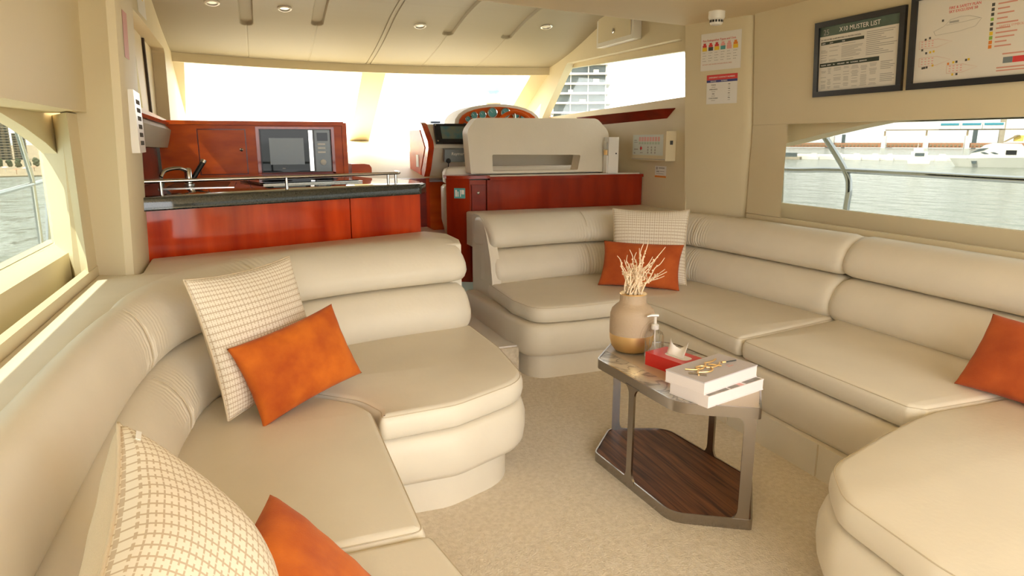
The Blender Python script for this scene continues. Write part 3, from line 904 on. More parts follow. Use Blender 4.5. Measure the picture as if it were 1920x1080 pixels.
# ------------------------------------------------------------------ helm
HC = thing('helm_console', (1.9, 5.7, 0.62), 'helm console with mahogany side panel and cream dash behind the helm seat', 'console')
sp_ = [(5.95, 0.62), (5.43, 0.62), (5.43, 1.06), (5.36, 1.13), (5.25, 1.30), (5.27, 1.35), (5.47, 1.49), (5.55, 1.505), (5.95, 1.50)]
MB().prism([(1.305, y, z) for y, z in sp_], (0.045, 0, 0)).bevel(0.006).build('side_panel', MAHOG, HC)
MB().prism([(1.300, y, z) for y, z in [(5.90, 0.70), (5.52, 0.70), (5.52, 1.12), (5.36, 1.30), (5.52, 1.44), (5.90, 1.44)]], (0.008, 0, 0)).build('side_inlay', MAHOGO, HC)
sq = [(5.95, 1.03), (5.50, 1.03), (5.44, 1.09), (5.40, 1.15), (5.29, 1.30), (5.31, 1.345), (5.49, 1.475), (5.57, 1.49), (5.95, 1.485)]
MB().prism([(1.352, y, z) for y, z in sq], (1.58, 0, 0)).bevel(0.012, 3).build('dash', LEATHER, HC)
MB().prism([(1.352, 5.47, 0.62), (2.93, 5.47, 0.62), (2.93, 5.95, 0.62), (1.352, 5.95, 0.62)], (0, 0, 0.40)).build('lower_panel', MAHOGO, HC)
# light switch on the side panel
sw = bars('light_switch', frame((1.298, 5.66, 1.14), (0, -1, 0), (0, 0, 1)), [(0, 0, 0.09, 0.10)], WHITEP)
tag(sw, 'small white switch plate on the mahogany side of the helm console', 'switch')
bars('rocker', frame((1.2965, 5.64, 1.16), (0, -1, 0), (0, 0, 1)), [(0, 0, 0.05, 0.06)], INKG, None)
rk = bpy.data.objects['rocker']; rk.parent = sw; rk.matrix_parent_inverse = sw.matrix_world.inverted()
# chart plotter on the sloping dash
CPX = thing('chart_plotter', (1.53, 5.35, 1.36), 'black chart plotter with a colour display on the cream dash', 'display')
Mp = frame((1.375, 5.292, 1.345), (1, 0, 0), (0, 0.10, 0.165))
MB().box((0, -0.02, 0.0), (0.29, 0.150, 0.03), Mp).bevel(0.008).build('bezel', BLACK, CPX)
MB().box((0.050, 0.010, 0.0302), (0.270, 0.125, 0.032), Mp).build('display', CHARTB, CPX)
for x, y in ((0.012, -0.008), (0.012, 0.138), (0.278, -0.008)):
    MB().lathe([(0.006, 0), (0.006, 0.002), (0, 0.003)], Mp @ Vector((x, y, 0.030)), 12, Mp.to_3x3() @ Vector((0, 0, 1))).build('screw', STEEL, CPX)
RD = thing('marine_radio', (1.55, 5.30, 1.20), 'grey radio unit with a hanging microphone cord under the chart plotter', 'radio')
Mr = frame((1.425, 5.272, 1.205), (1, 0, 0), (0, -0.03, 0.13))
MB().box((0, -0.005, 0.0), (0.27, 0.095, 0.05), Mr).bevel(0.012, 3).build('body', mat('radio_grey', (0.20, 0.23, 0.25), 0.4), RD)
text('lettering', 'Raymarine', 0.034, frame(Mr @ Vector((0.055, 0.050, 0.0505)), Mr.to_3x3() @ Vector((1, 0, 0)), Mr.to_3x3() @ Vector((0, 1, 0))), WHITEP, RD)
MB().lathe([(0.016, 0), (0.02, 0.012), (0.012, 0.02), (0, 0.022)], Mr @ Vector((0.03, 0.005, 0.05)), 14, (0, -1, 0)).build('microphone', BLACK, RD)
MB().tube(catmull([(1.455, 5.21, 1.20), (1.462, 5.24, 1.13), (1.485, 5.27, 1.08), (1.475, 5.30, 1.05)], 6), 0.004, 6).build('cord', BLACK, RD)
tag(MB().lathe([(0.016, 0), (0.018, 0.02), (0.010, 0.032), (0, 0.034)], (1.655, 5.42, 1.465), 14, (0, -0.5, 1)).build('horn_button', BLACK), 'small black knob on the dash beside the instrument pod', 'knob')
tag(box('dash_switch', (1.42, 5.60, 1.498), (1.50, 5.66, 1.515), mat('blue_plastic', (0.10, 0.16, 0.30), 0.4), None, 0.003), 'small blue grey switch on top of the helm console', 'switch')
# instrument pod
IP = thing('instrument_pod', (2.0, 5.62, 1.49), 'arched cream instrument pod with mahogany face and round gauges above the helm', 'instruments')
def archpts(w, h, z0, n=14):
    return [(w*math.cos(PI*i/n)*1.0, z0+h*math.sin(PI*i/n)**0.75) for i in range(n+1)]
MB().prism([(2.02+x, 5.60, z) for x, z in archpts(0.40, 0.195, 1.47)], (0, 0.34, 0)).bevel(0.012, 3).build('hood', LEATHER, IP)
MB().prism([(2.02+x, 5.585, z) for x, z in archpts(0.365, 0.165, 1.475)], (0, 0.02, 0)).build('face', MAHOGO, IP)
for x, z, r in ((1.735, 1.535, 0.024), (1.79, 1.565, 0.032), (1.865, 1.572, 0.034), (1.955, 1.590, 0.045), (2.075, 1.590, 0.044), (2.17, 1.570, 0.032), (2.24, 1.555, 0.028)):
    g = MB().lathe([(r, 0), (r, 0.012), (r*0.82, 0.016), (r*0.80, 0.008), (0, 0.008)], (x, 5.585, z), 20, (0, -1, 0)).build('gauge', STEEL, IP)
    MB().lathe([(r*0.79, 0), (r*0.79, 0.001), (0, 0.001)], (x, 5.5765, z), 20, (0, -1, 0)).build('dial', TEAL, g)
    MB().tube([(x, 5.5745, z), (x-r*0.45, 5.5745, z+r*0.45)], 0.0015, 5).build('needle', WHITEP, g)
# wheel
WH = thing('steering_wheel', (2.05, 5.30, 1.36), 'varnished wooden steering wheel rising behind the helm seat', 'steering wheel')
wc = Vector((2.07, 5.30, 1.43)); q = Vector((0, 0, 1)).rotation_difference(Vector((0, -1, 0.35)))
ring = [wc+q @ Vector((0.165*math.cos(2*PI*i/40), 0.165*math.sin(2*PI*i/40), 0)) for i in range(41)]
MB().tube(ring, 0.016, 10, False).build('rim', MAHOGO, WH)
for i in range(3):
    a = PI/2+2*PI*i/3
    MB().tube([wc, wc+q @ Vector((0.158*math.cos(a), 0.158*math.sin(a), 0.0))], 0.010, 8).build('spoke', STEEL, WH)
MB().lathe([(0.045, -0.02), (0.045, 0.01), (0.03, 0.02), (0, 0.022)], wc, 20, q @ Vector((0, 0, 1))).build('hub', BLACK, WH)
MB().tube([wc, wc+Vector((0, 0.12, -0.04))], 0.02, 10).build('column', DARKMET, WH)

# helm seat
HS = thing('bench_seat', (2.1, 4.95, 0.62), 'wide cream helm seat whose back has a long slot, on the mahogany cabinet', 'seat')
hs_o = fillet([(1.525, 1.112), (1.51, 1.43), (1.585, 1.522), (2.60, 1.528), (2.70, 1.43), (2.715, 1.112)], [0.01, 0.09, 0.07, 0.08, 0.10, 0.01], 8)
hs_h = fillet([(1.70, 1.128), (2.415, 1.128), (2.445, 1.245), (1.70, 1.252)], 0.012, 3)
o = hole_panel('backrest', hs_o, [hs_h], lambda x, z: (x, 4.845+(z-1.11)*0.10, z), (0, 0.13, 0), LEATHER, HS, True)
bv = o.modifiers.new('bevel', 'BEVEL'); bv.width = 0.016; bv.segments = 3; bv.limit_method = 'ANGLE'; bv.angle_limit = math.radians(50)
slab('seat_cushion', fillet([(1.36, 4.985), (2.72, 4.985), (2.72, 5.22), (1.40, 5.22)], [0.03, 0.03, 0.06, 0.1], 6), [(1.03, 0.02), (1.04, 0.0), (1.11, -0.005), (1.14, 0.01), (1.155, 0.05)], SEATW, HS)
slab('seat_base', fillet([(1.345, 4.985), (2.72, 4.985), (2.72, 5.20), (1.38, 5.20)], 0.05, 4), [(0.62, 0.03), (0.75, 0.0), (1.0, 0.0), (1.02, 0.02)], SEATW, HS)
# mahogany cabinet behind the helm seat
CB = thing('helm_cabinet', (2.1, 4.8, 0.3), 'long mahogany cabinet with a small door carrying the helm seat', 'cabinet')
box('back_panel', (1.655, 4.752, 0.30), (2.953, 4.775, 1.068), MAHOGH, CB, 0.002)
box('top_rail', (1.64, 4.738, 1.069), (2.957, 4.79, 1.092), MAHOGH, CB, 0.006)
box('corner_post', (1.618, 4.742, 0.30), (1.652, 4.79, 1.068), MAHOGH, CB, 0.006)
box('door_frame', (1.488, 4.765, 0.30), (1.616, 4.79, 1.068), MAHOGH, CB, 0.002)
d_ = box('door', (1.50, 4.748, 0.34), (1.606, 4.764, 1.035), MAHOGD, CB, 0.004)
MB().lathe([(0.011, 0), (0.011, 0.005), (0.006, 0.009), (0, 0.010)], (1.548, 4.748, 0.975), 16, (0, -1, 0)).build('knob', STEEL, d_)
MB().prism([(1.487, 4.765, 0.30), (1.335, 4.86, 0.30), (1.345, 4.875, 0.30), (1.487, 4.79, 0.30)], (0, 0, 0.778)).bevel(0.004).build('angled_panel', MAHOGH, CB)
MB().prism([(1.335, 4.85, 1.079), (1.49, 4.742, 1.079), (1.64, 4.742, 1.079), (1.64, 4.98, 1.079), (1.345, 4.98, 1.079)], (0, 0, 0.022)).bevel(0.005).build('top_corner', MAHOGH, CB)
box('top', (1.642, 4.791, 1.070), (2.953, 4.98, 1.10), LEATHER, CB, 0.003)
sg = thing('safety_sign', (1.4, 4.8, 0.95), 'small green and white safety sign on the angled mahogany panel', 'sign')
Ms = frame((1.387, 4.8275, 0.935), (0.152, -0.095, 0), (0, 0, 1))
bars('plate', Ms, [(0, 0, 0.085, 0.075)], TEAL, sg, 0.001, 0.001)
bars('pictogram', Ms, [(0.008, 0.012, 0.022, 0.062), (0.026, 0.012, 0.034, 0.05), (0.045, 0.012, 0.052, 0.062), (0.056, 0.03, 0.078, 0.062)], WHITEP, sg, 0.0022, 0.0006)
struct(box('floor', (1.12, 4.93, 0.62), (1.30, 5.42, 0.665), GEL))

# things on and around the cabinet top
AF = thing('air_freshener', (2.70, 4.82, 1.101), 'tall white air freshener dispenser standing at the right end of the mahogany cabinet', 'dispenser')
MB().box((2.645, 4.765, 1.101), (2.735, 4.838, 1.383)).bevel(0.008).build('case', WHITEP, AF)
MB().box((2.634, 4.775, 1.103), (2.6445, 4.83, 1.24)).bevel(0.003).build('side_cover', WHITEP, AF)
MB().box((2.63, 4.78, 1.29), (2.6446, 4.825, 1.345)).bevel(0.004).build('nozzle', STEEL, AF)
MB().box((2.632, 4.785, 1.245), (2.6446, 4.82, 1.283)).bevel(0.002).build('spray_can', GOLD, AF)
MB().lathe([(0.006, 0), (0.006, 0.002), (0, 0.002)], (2.712, 4.7645, 1.255), 12, (0, -1, 0)).build('lens', BLACK, AF)
FP = thing('fire_alarm_panel', (2.92, 4.55, 1.2), 'cream fire alarm panel with indicator rows on the right wall behind the pillar', 'alarm panel')
MB().box((2.872, 4.31, 1.205), (2.959, 4.80, 1.425)).bevel(0.005).build('case', WALLV, FP)
Mf = frame((2.871, 4.775, 1.235), (0, -1, 0), (0, 0, 1))
bars('front_plate', Mf, [(0.0, 0.01, 0.43, 0.165)], mat('panel_plate', (0.62, 0.66, 0.62), 0.4), FP, 0.0005, 0.001)
bars('lower_lip', Mf, [(-0.01, -0.022, 0.46, -0.017)], INKG, FP, 0.0005, 0.001)
rr = [(0.09+i*0.038, 0.115, 0.118+i*0.038, 0.148) for i in range(8)]
bars('indicator_row', Mf, rr, PINKP, FP, 0.0016)
bars('indicator_row', Mf, [(0.09+i*0.038, 0.092, 0.118+i*0.038, 0.110) for i in range(8)], mat('pale_green', (0.42, 0.52, 0.42), 0.5), FP, 0.0016)
kb = MB().lathe([(0.012, 0), (0.012, 0.006), (0, 0.007)], Mf @ Vector((0.128, 0.062, 0.001)), 14, (-1, 0, 0)).build('key_switch', RED, FP)
bars('key_slot', Mf, [(0.125, 0.045, 0.131, 0.082)], INK, FP, 0.008)
for i in range(3):
    for j in range(3):
        MB().lathe([(0.008, 0), (0.008, 0.002), (0, 0.003)], Mf @ Vector((0.225+i*0.05, 0.03+j*0.02, 0.001)), 10, (-1, 0, 0)).build('button', INKG, FP)
bars('print', Mf, [(0.02, 0.12, 0.06, 0.126), (0.02, 0.105, 0.07, 0.11), (0.02, 0.05, 0.08, 0.058), (0.02, 0.02, 0.04, 0.03), (0.11, 0.025, 0.15, 0.031)], INKG, FP, 0.0016)
bars('side_label', frame((2.905, 4.3095, 1.325), (1, 0, 0), (0, 0, 1)), [(0, 0, 0.026, 0.03)], INK, FP, 0.0006)
ST = thing('wall_sticker', (2.96, 4.5, 1.08), 'small white sticker with an orange foot below the fire alarm panel', 'sticker')
Mt = frame((2.9595, 4.575, 1.075), (0, -1, 0), (0, 0, 1))
bars('sheet', Mt, [(0, 0, 0.155, 0.088)], PAPER, ST, 0.0002, 0.0005)
bars('foot', Mt, [(0, 0, 0.155, 0.014)], ORG, ST, 0.0009)
bars('print', Mt, [(0.015, 0.06, 0.035, 0.08), (0.05, 0.068, 0.13, 0.076), (0.02, 0.04, 0.06, 0.05), (0.02, 0.026, 0.12, 0.03), (0.07, 0.045, 0.13, 0.049)], INKG, ST, 0.0009)
# mahogany shelf under the right wheelhouse window
tag(MB().rings([[(2.958, 4.34, 1.592), (2.958, 4.34, 1.586), (2.957, 4.35, 1.58)], [(2.958, 4.44, 1.594), (2.885, 4.44, 1.588), (2.957, 4.44, 1.52)], [(2.958, 5.75, 1.572), (2.84, 5.75, 1.566), (2.957, 5.75, 1.49)]]).build('window_shelf', MAHOGD),
    'dark mahogany wedge shelf under the right wheelhouse window', 'shelf')
# locker high on the right wall
LK = thing('wall_locker', (2.92, 5.2, 2.15), 'small cream locker with round knob high on the right wheelhouse wall', 'locker')
MB().box((2.885, 4.86, 2.145), (2.958, 5.47, 2.42)).bevel(0.006).build('case', PAPERC, LK)
MB().lathe([(0.020, 0), (0.020, 0.006), (0.012, 0.01), (0, 0.008)], (2.876, 5.16, 2.245), 20, (-1, 0, 0)).build('knob', STEEL, LK)
ld = MB().box((2.876, 4.90, 2.180), (2.8848, 5.43, 2.41)).bevel(0.003).build('door', WALLV, LK)

# ceiling spots in the wheelhouse
for i, (x, y, lab) in enumerate(((-0.185, 5.62, 'leftmost small round ceiling spot with white rim'), (0.318, 5.65, 'small ceiling spot between the two left channels'),
                     (1.405, 5.83, 'small ceiling spot just right of the centre seam'), (2.49, 5.66, 'rightmost small ceiling spot near the arched wall'))):
    z = zceil_s(5.4+(y-5.4)*(6.7-5.4)/(yhead(x)-5.4))
    dz = (zceil_s(y+0.05)-zceil_s(y-0.05))/0.1
    n = Vector((0, dz, -1)).normalized()
    sp = thing('ceiling_spot', (x, y, z), lab, 'light', 'ceiling spots of the wheelhouse')
    MB().lathe([(0.052, -0.004), (0.052, 0.006), (0.046, 0.010), (0.038, 0.010), (0.036, 0.002), (0.036, -0.004)], (x, y, z), 24, n).build('rim', WHITEP if i < 3 else STEEL, sp)
    MB().lathe([(0.036, 0.0), (0.036, 0.003), (0.0, 0.004)], (x, y, z), 24, n).build('lens', STEEL, sp)
# smoke detector
SD = thing('smoke_detector', (2.77, 3.67, 2.06), 'white smoke detector on the ceiling beside the right pillar', 'smoke detector')
MB().lathe([(0.050, 0.082), (0.050, 0.045), (0.046, 0.035), (0.040, 0.032)], (2.77, 3.67, 2.058), 28).build('base', WHITEP, SD)
MB().lathe([(0.040, 0.032), (0.040, 0.012), (0.033, 0.002), (0, 0.0)], (2.77, 3.67, 2.058), 28).build('sensor_head', WHITEP, SD)
for i in range(14):
    a = 2*PI*i/14
    Mx = Matrix.Translation((2.77, 3.67, 2.058)) @ Matrix.Rotation(a, 4, 'Z')
    MB().box((0.037, -0.0065, 0.015), (0.0408, 0.0065, 0.029), Mx).build('vent_slot', BLACK, SD)

# ------------------------------------------------------------------ notices on the right
def wallx(z): return 3.10-0.075*(z-1.455)
def frame_pic(name, y0, w, z0, h, label):
    t = thing(name, (wallx(z0), y0-w/2, z0), label, 'framed notice')
    M = frame((wallx(z0)-0.001, y0, z0), (0, -1, 0), (-0.075, 0, 1))
    for lo, hi in (((0, 0, 0), (w, 0.030, 0.018)), ((0, h-0.030, 0), (w, h, 0.018)), ((0, 0.0301, 0), (0.030, h-0.0301, 0.018)), ((w-0.030, 0.0301, 0), (w, h-0.0301, 0.018))):
        MB().box(lo, hi, M).bevel(0.002).build('frame_rail', BLACK, t)
    MB().box((0.030, 0.030, 0.001), (w-0.030, h-0.030, 0.006), M).build('sheet', PAPERC, t)
    return t, M
Z1 = 0.0062
f1, M1 = frame_pic('muster_list', 3.135, 0.575, 1.60, 0.405, 'black framed muster list with a dark green heading, left of the two framed notices')
bars('heading_band', M1, [(0.030, 0.325, 0.545, 0.375)], BANDG, f1, Z1)
def at_(M, x, y, z=0.0):
    return frame(M @ Vector((x, y, z)), M.to_3x3() @ Vector((1, 0, 0)), M.to_3x3() @ Vector((0, 1, 0)))
text('heading', 'X10 MUSTER LIST', 0.034, at_(M1, 0.165, 0.338, 0.0072), WHITEP, f1)
text('emblem', '25', 0.042, at_(M1, 0.055, 0.332, 0.0072), INKG, f1)
bars('table_header', M1, [(0.040, 0.280, 0.330, 0.296), (0.036, 0.160, 0.430, 0.182)], INKGRN, f1, Z1)
text('print', 'IN CASE OF FIRE ALARM PROCEED TO MUSTER STATION', 0.0105, at_(M1, 0.040, 0.303, Z1), INK, f1)
text('print', 'CREW            DUTY                        TASK', 0.009, at_(M1, 0.046, 0.284, 0.007), WHITEP, f1)
text('print', 'MUSTER   CREW      PA       MOB ALERT    FIRE    FLOODING   ABANDON', 0.0095, at_(M1, 0.046, 0.167, 0.007), WHITEP, f1)
rnd = random.Random(3)
ls = []
for r in range(13):
    for (a0, a1) in ((0.042, 0.088), (0.100, 0.170), (0.185, 0.325)):
        if rnd.random() < (0.45 if a0 < 0.15 else 0.9):
            w = (a1-a0)*rnd.uniform(0.55, 1.0)
            ls.append((a0, 0.190+r*0.0066, a0+w, 0.1925+r*0.0066))
for r in range(13):
    ls.append((0.345, 0.195+r*0.0095, 0.345+0.185*rnd.uniform(0.4, 1.0), 0.1985+r*0.0095))
for r in range(17):
    for (a0, a1) in ((0.045, 0.085), (0.092, 0.12), (0.135, 0.19), (0.20, 0.245), (0.255, 0.305), (0.315, 0.36), (0.37, 0.42)):
        if rnd.random() < 0.62:
            o_ = rnd.uniform(0, 0.008)
            ls.append((a0+o_, 0.044+r*0.0066, a1-o_, 0.0465+r*0.0066))
for r in range(12):
    if r not in (5, 6): ls.append((0.44, 0.055+r*0.0088, 0.44+0.10*rnd.uniform(0.5, 1), 0.0585+r*0.0088))
bars('print', M1, ls, INKG, f1, Z1)['kind'] = 'stuff'
f2, M2 = frame_pic('safety_plan', 2.53, 0.80, 1.60, 0.44, 'large black framed safety plan with boat outlines, right of the framed muster list')
def P2(y, z): return (2.53-y, z-1.60)
text('heading', 'FIRE & SAFETY PLAN\nSKY EXCLUSIVE 50', 0.0165, at_(M2, 0.188, 0.345, Z1), RED, f2, 'LEFT')
def outline(name, pts, mt, r=0.0006):
    MB().tube([M2 @ Vector((x, y, Z1+0.0005)) for x, y in pts], r, 4).build(name, mt, f2)
outline('boat_outline', [(0.12, 0.258), (0.17, 0.275), (0.20, 0.30), (0.25, 0.306), (0.29, 0.303), (0.33, 0.29), (0.345, 0.285), (0.32, 0.255), (0.24, 0.243), (0.13, 0.240), (0.12, 0.258)], INKG)
outline('boat_outline', [(0.18, 0.278), (0.26, 0.281), (0.34, 0.287)], INKG)
bars('print', M2, [(0.195, 0.284, 0.24, 0.293)], INKG, f2, Z1)
for (x0, x1, y, hh) in ((0.05, 0.215, 0.205, 0.018), (0.055, 0.215, 0.125, 0.02), (0.20, 0.345, 0.080, 0.018)):
    outline('boat_outline', [(x0, y-hh), (x1-0.07, y-hh), (x1, y), (x1-0.07, y+hh), (x0, y+hh), (x0, y-hh)], REDP)
    bars('print', M2, [(x0+0.01+0.018*i, y-hh*0.6+0.6*hh*j, x0+0.019+0.018*i, y-hh*0.6+0.6*hh*j+0.004) for i in range(4) for j in range(3)], PINKP, f2, Z1)
dk = [(0.157, 0.296), (0.076, 0.222), (0.098, 0.227), (0.062, 0.176), (0.084, 0.160), (0.070, 0.092), (0.080, 0.093), (0.092, 0.094), (0.24, 0.105), (0.285, 0.108), (0.245, 0.050)]
yl = [(0.105, 0.162), (0.122, 0.164), (0.122, 0.100), (0.225, 0.104), (0.297, 0.110), (0.225, 0.050)]
for k_, (lst, mt) in enumerate(((dk, INK), (yl, YEL), ([(0.20, 0.10)], ORG))):
    for x, y in lst: bars('safety_symbol', M2, [(x, y, x+0.010, y+0.010)], mt, f2, Z1)
for i in range(6):
    y = 0.325-i*0.0175*1.15
    bars('legend_symbol', M2, [(0.385, y, 0.398, y+0.013)], GRN if i == 3 else INK, f2, Z1)
    bars('legend_print', M2, [(0.412, y+0.003, 0.412+(0.08, 0.05, 0.07, 0.045, 0.09, 0.06)[i], y+0.009)], REDP, f2, Z1)
for i in range(4):
    y = 0.205-i*0.0185
    bars('legend_symbol', M2, [(0.385, y, 0.400, y+0.015)], (YEL, GRN, ORG, ORG)[i], f2, Z1)
    bars('legend_print', M2, [(0.412, y+0.004, 0.412+(0.09, 0.08, 0.05, 0.07)[i], y+0.010)], REDP, f2, Z1)
text('print', 'SAFETY SYMBOLS', 0.014, at_(M2, 0.425, 0.232, Z1), REDP, f2)
bars('emblem', M2, [(0.455, 0.082, 0.495, 0.107)], mat('slate_print', (0.16, 0.20, 0.22), 0.5), f2, Z1)
bars('emblem', M2, [(0.4955, 0.082, 0.60, 0.107)], RED, f2, Z1)
bars('legend_print', M2, [(0.43, 0.062, 0.62, 0.068), (0.43, 0.050, 0.60, 0.055), (0.45, 0.118, 0.62, 0.124)], REDP, f2, Z1)

# sheets on the slanted pillar face
pu = Vector((0.105, -0.33, 0)).normalized()
def pillar_at(s, z):
    return Vector((2.925, 4.06, 0)) + pu*s + Vector((-0.06*(z-2.05), 0, z))
def pil_frame(s, z): 
    p = pillar_at(s, z); w = Vector((0, 0, 1)).cross(pu)
    M = frame(p, pu, Vector((-0.06, 0, 1)))
    return M
MP1 = pil_frame(0.020, 1.822)
n1 = thing('extinguisher_chart', pillar_at(0.17, 1.822), 'white fire extinguisher chart with six coloured symbols, upper sheet on the right pillar', 'notice')
MB().box((0, 0, 0.0012), (0.312, 0.240, 0.0022), MP1).build('sheet', PAPER, n1)
text('heading', 'Fire Extinguisher Types and Uses', 0.0192, at_(MP1, 0.014, 0.188, 0.0026), RED, n1)
cols = [(RED, YEL), (RED, INK), (RED, YEL), (PINKP, TEAL), (PINKP, PINKP), (ORG, YEL)]
for i, (c0, c1_) in enumerate(cols):
    x = 0.012+i*0.048
    bars('symbol', MP1, [(x+0.008, 0.166, x+0.028, 0.178), (x+0.002, 0.152, x+0.034, 0.166)], c0, n1, 0.0024)
    bars('symbol', MP1, [(x, 0.128, x+0.037, 0.1515)], c1_, n1, 0.0024)
rr = []
for i in range(6):
    for j in range(4):
        rr += [(0.016+i*0.048, 0.112-j*0.017, 0.021+i*0.048, 0.117-j*0.017), (0.024+i*0.048, 0.113-j*0.017, (0.036+0.008*((i+j) % 2))+i*0.048, 0.116-j*0.017)]
bars('print', MP1, rr, INKG, n1, 0.0024)
text('footer', 'DO NOT USE WATER ON ELECTRICAL FIRES', 0.0115, at_(MP1, 0.016, 0.036, 0.0026), REDP, n1)
MP2 = pil_frame(0.070, 1.600)
n2 = thing('emergency_contacts', pillar_at(0.19, 1.60), 'small white contact list with red and blue heading, lower sheet on the right pillar', 'notice')
MB().box((0, 0, 0.0012), (0.240, 0.192, 0.0022), MP2).build('sheet', PAPER, n2)
bars('heading_band', MP2, [(0, 0.158, 0.240, 0.192)], RED, n2, 0.0024)
bars('heading_band', MP2, [(0, 0.142, 0.240, 0.1578)], BLUE, n2, 0.0024)
text('heading', 'EMERGENCY CONTACT NUMBERS', 0.0130, at_(MP2, 0.018, 0.170, 0.003), WHITEP, n2)
text('heading', 'SERVICES             NUMBERS', 0.011, at_(MP2, 0.03, 0.146, 0.003), WHITEP, n2)
for i, (aa, bb) in enumerate((('POLICE', '999'), ('AMBULANCE', '998'), ('FIRE', '997'), ('COASTGUARD', '996'))):
    text('print', aa, 0.011, at_(MP2, 0.055, 0.122-i*0.029, 0.0026), INK, n2, 'CENTER')
    text('print', bb, 0.011, at_(MP2, 0.178, 0.122-i*0.029, 0.0026), INK, n2, 'CENTER')
    bars('print', MP2, [(0.04, 0.110-i*0.029, 0.07, 0.113-i*0.029), (0.17, 0.110-i*0.029, 0.187, 0.113-i*0.029)], INKG, n2, 0.0024)

# ------------------------------------------------------------------ low table and what stands on it
TB = thing('low_table', (1.52, 2.1, 0.0), 'low six-sided table with stone top, bronze metal frame and walnut lower shelf', 'table')
TP = [(1.285, 2.36), (1.465, 2.555), (1.715, 2.455), (1.765, 1.93), (1.555, 1.682), (1.315, 1.83)]
tout = fillet(TP, [0.05, 0.06, 0.10, 0.04, 0.012, 0.10], 7)
def band(name, z0, z1, th=0.006):
    P = [Vector(p) for p in tout]
    if area2(P) < 0: P = P[::-1]
    P = resample(P, 0.03)
    Q = offset2(P, th)
    b = MB(); rs = [[(p.x, p.y, z0) for p in Q], [(p.x, p.y, z0) for p in P], [(p.x, p.y, z1) for p in P], [(p.x, p.y, z1) for p in Q], [(p.x, p.y, z0) for p in Q]]
    b.rings(rs, (False, False))
    bmesh.ops.remove_doubles(b.bm, verts=b.bm.verts[:], dist=1e-5)
    return b.build(name, BRUSHED, TB, True, 30)
band('top_band', 0.422, 0.4615)
band('bottom_band', 0.0, 0.040)
Pin = [Vector(p) for p in tout]
if area2(Pin) < 0: Pin = Pin[::-1]
slab('stone_top', offset2(Pin, 0.0065), [(0.440, 0.0), (0.459, 0.0)], MARBLE, TB, 0.05, 30)
slab('inset_panel', fillet([(1.375, 2.452), (1.44, 2.53), (1.60, 2.494), (1.665, 1.818), (1.555, 1.70), (1.425, 1.772)], 0.004, 2), [(0.4585, 0.0), (0.4600, 0.0)], TABLEM, TB, 0.05, 30)
slab('lower_shelf', offset2(Pin, 0.0065), [(0.020, 0.0), (0.036, 0.0)], WALNUT, TB, 0.05, 30)
def leg(p, d, w=0.034, th=0.009, fl=(1, 1)):
    """flat bar leg with flared fillets, d = direction of the flat side"""
    d = Vector((*d, 0)).normalized(); n = Vector((-d.y, d.x, 0))
    p = Vector((*p, 0)); b = MB(); rs = []
    for z, f in ((0.030, 1.0), (0.036, 0.75), (0.046, 0.35), (0.062, 0.08), (0.08, 0), (0.385, 0), (0.402, 0.08), (0.415, 0.35), (0.423, 0.75), (0.428, 1.0)):
        ww = w/2+0.028*f
        rs.append([p+d*s*(w/2+0.028*f*fl[0 if s < 0 else 1])+n*t*th/2+Vector((0, 0, z)) for s, t in ((-1, -1), (1, -1), (1, 1), (-1, 1))])
    return b.rings(rs).build('leg', BRUSHED, TB, True, 30)
leg((1.302, 2.10), (0.03, -0.53))
leg((1.740, 2.165), (0.05, -0.53))
leg((1.487, 2.535), (0.25, -0.10), 0.034, 0.009, (0, 1))
leg((1.530, 1.7035), (0.235, -0.145), 0.040, 0.009, (1, 0))

VS = thing('vase', (1.478, 2.41, 0.46), 'sand coloured ceramic vase with a gold dipped base on the low table', 'vase')
vp = [(0.0, 0.0), (0.050, 0.0), (0.072, 0.008), (0.086, 0.026), (0.0935, 0.055), (0.0955, 0.083)]
vq = [(0.0955, 0.083), (0.096, 0.13), (0.0945, 0.168), (0.088, 0.188), (0.074, 0.203), (0.061, 0.212), (0.0565, 0.222), (0.056, 0.245), (0.0575, 0.254), (0.054, 0.256), (0.050, 0.250), (0.050, 0.20), (0.0, 0.17)]
MB().lathe(vp, (1.478, 2.41, 0.4602), 40).build('gold_base', GOLD, VS)
MB().lathe(vq, (1.478, 2.41, 0.4602), 40).build('body', VASEC, VS)
vb = [(0.0562, 0.2535), (0.058, 0.2545), (0.0562, 0.2575), (0.0535, 0.2562)]
MB().lathe(vb, (1.478, 2.41, 0.4602), 32).build('gold_rim', GOLD, VS)
for i in range(6):                                                   # incised fan of arcs on the side towards the books
    r = 0.018+i*0.0105; pts = []
    for j in range(15):
        a = PI*j/14
        du = r*math.cos(a); dz = r*math.sin(a)*1.0
        th = math.radians(-58)+du/0.096
        pts.append((1.478+0.0960*math.cos(th), 2.41+0.0960*math.sin(th), 0.4602+0.086+dz))
    MB().tube(pts, 0.0011, 5).build('incised_arc', VASEC, VS)
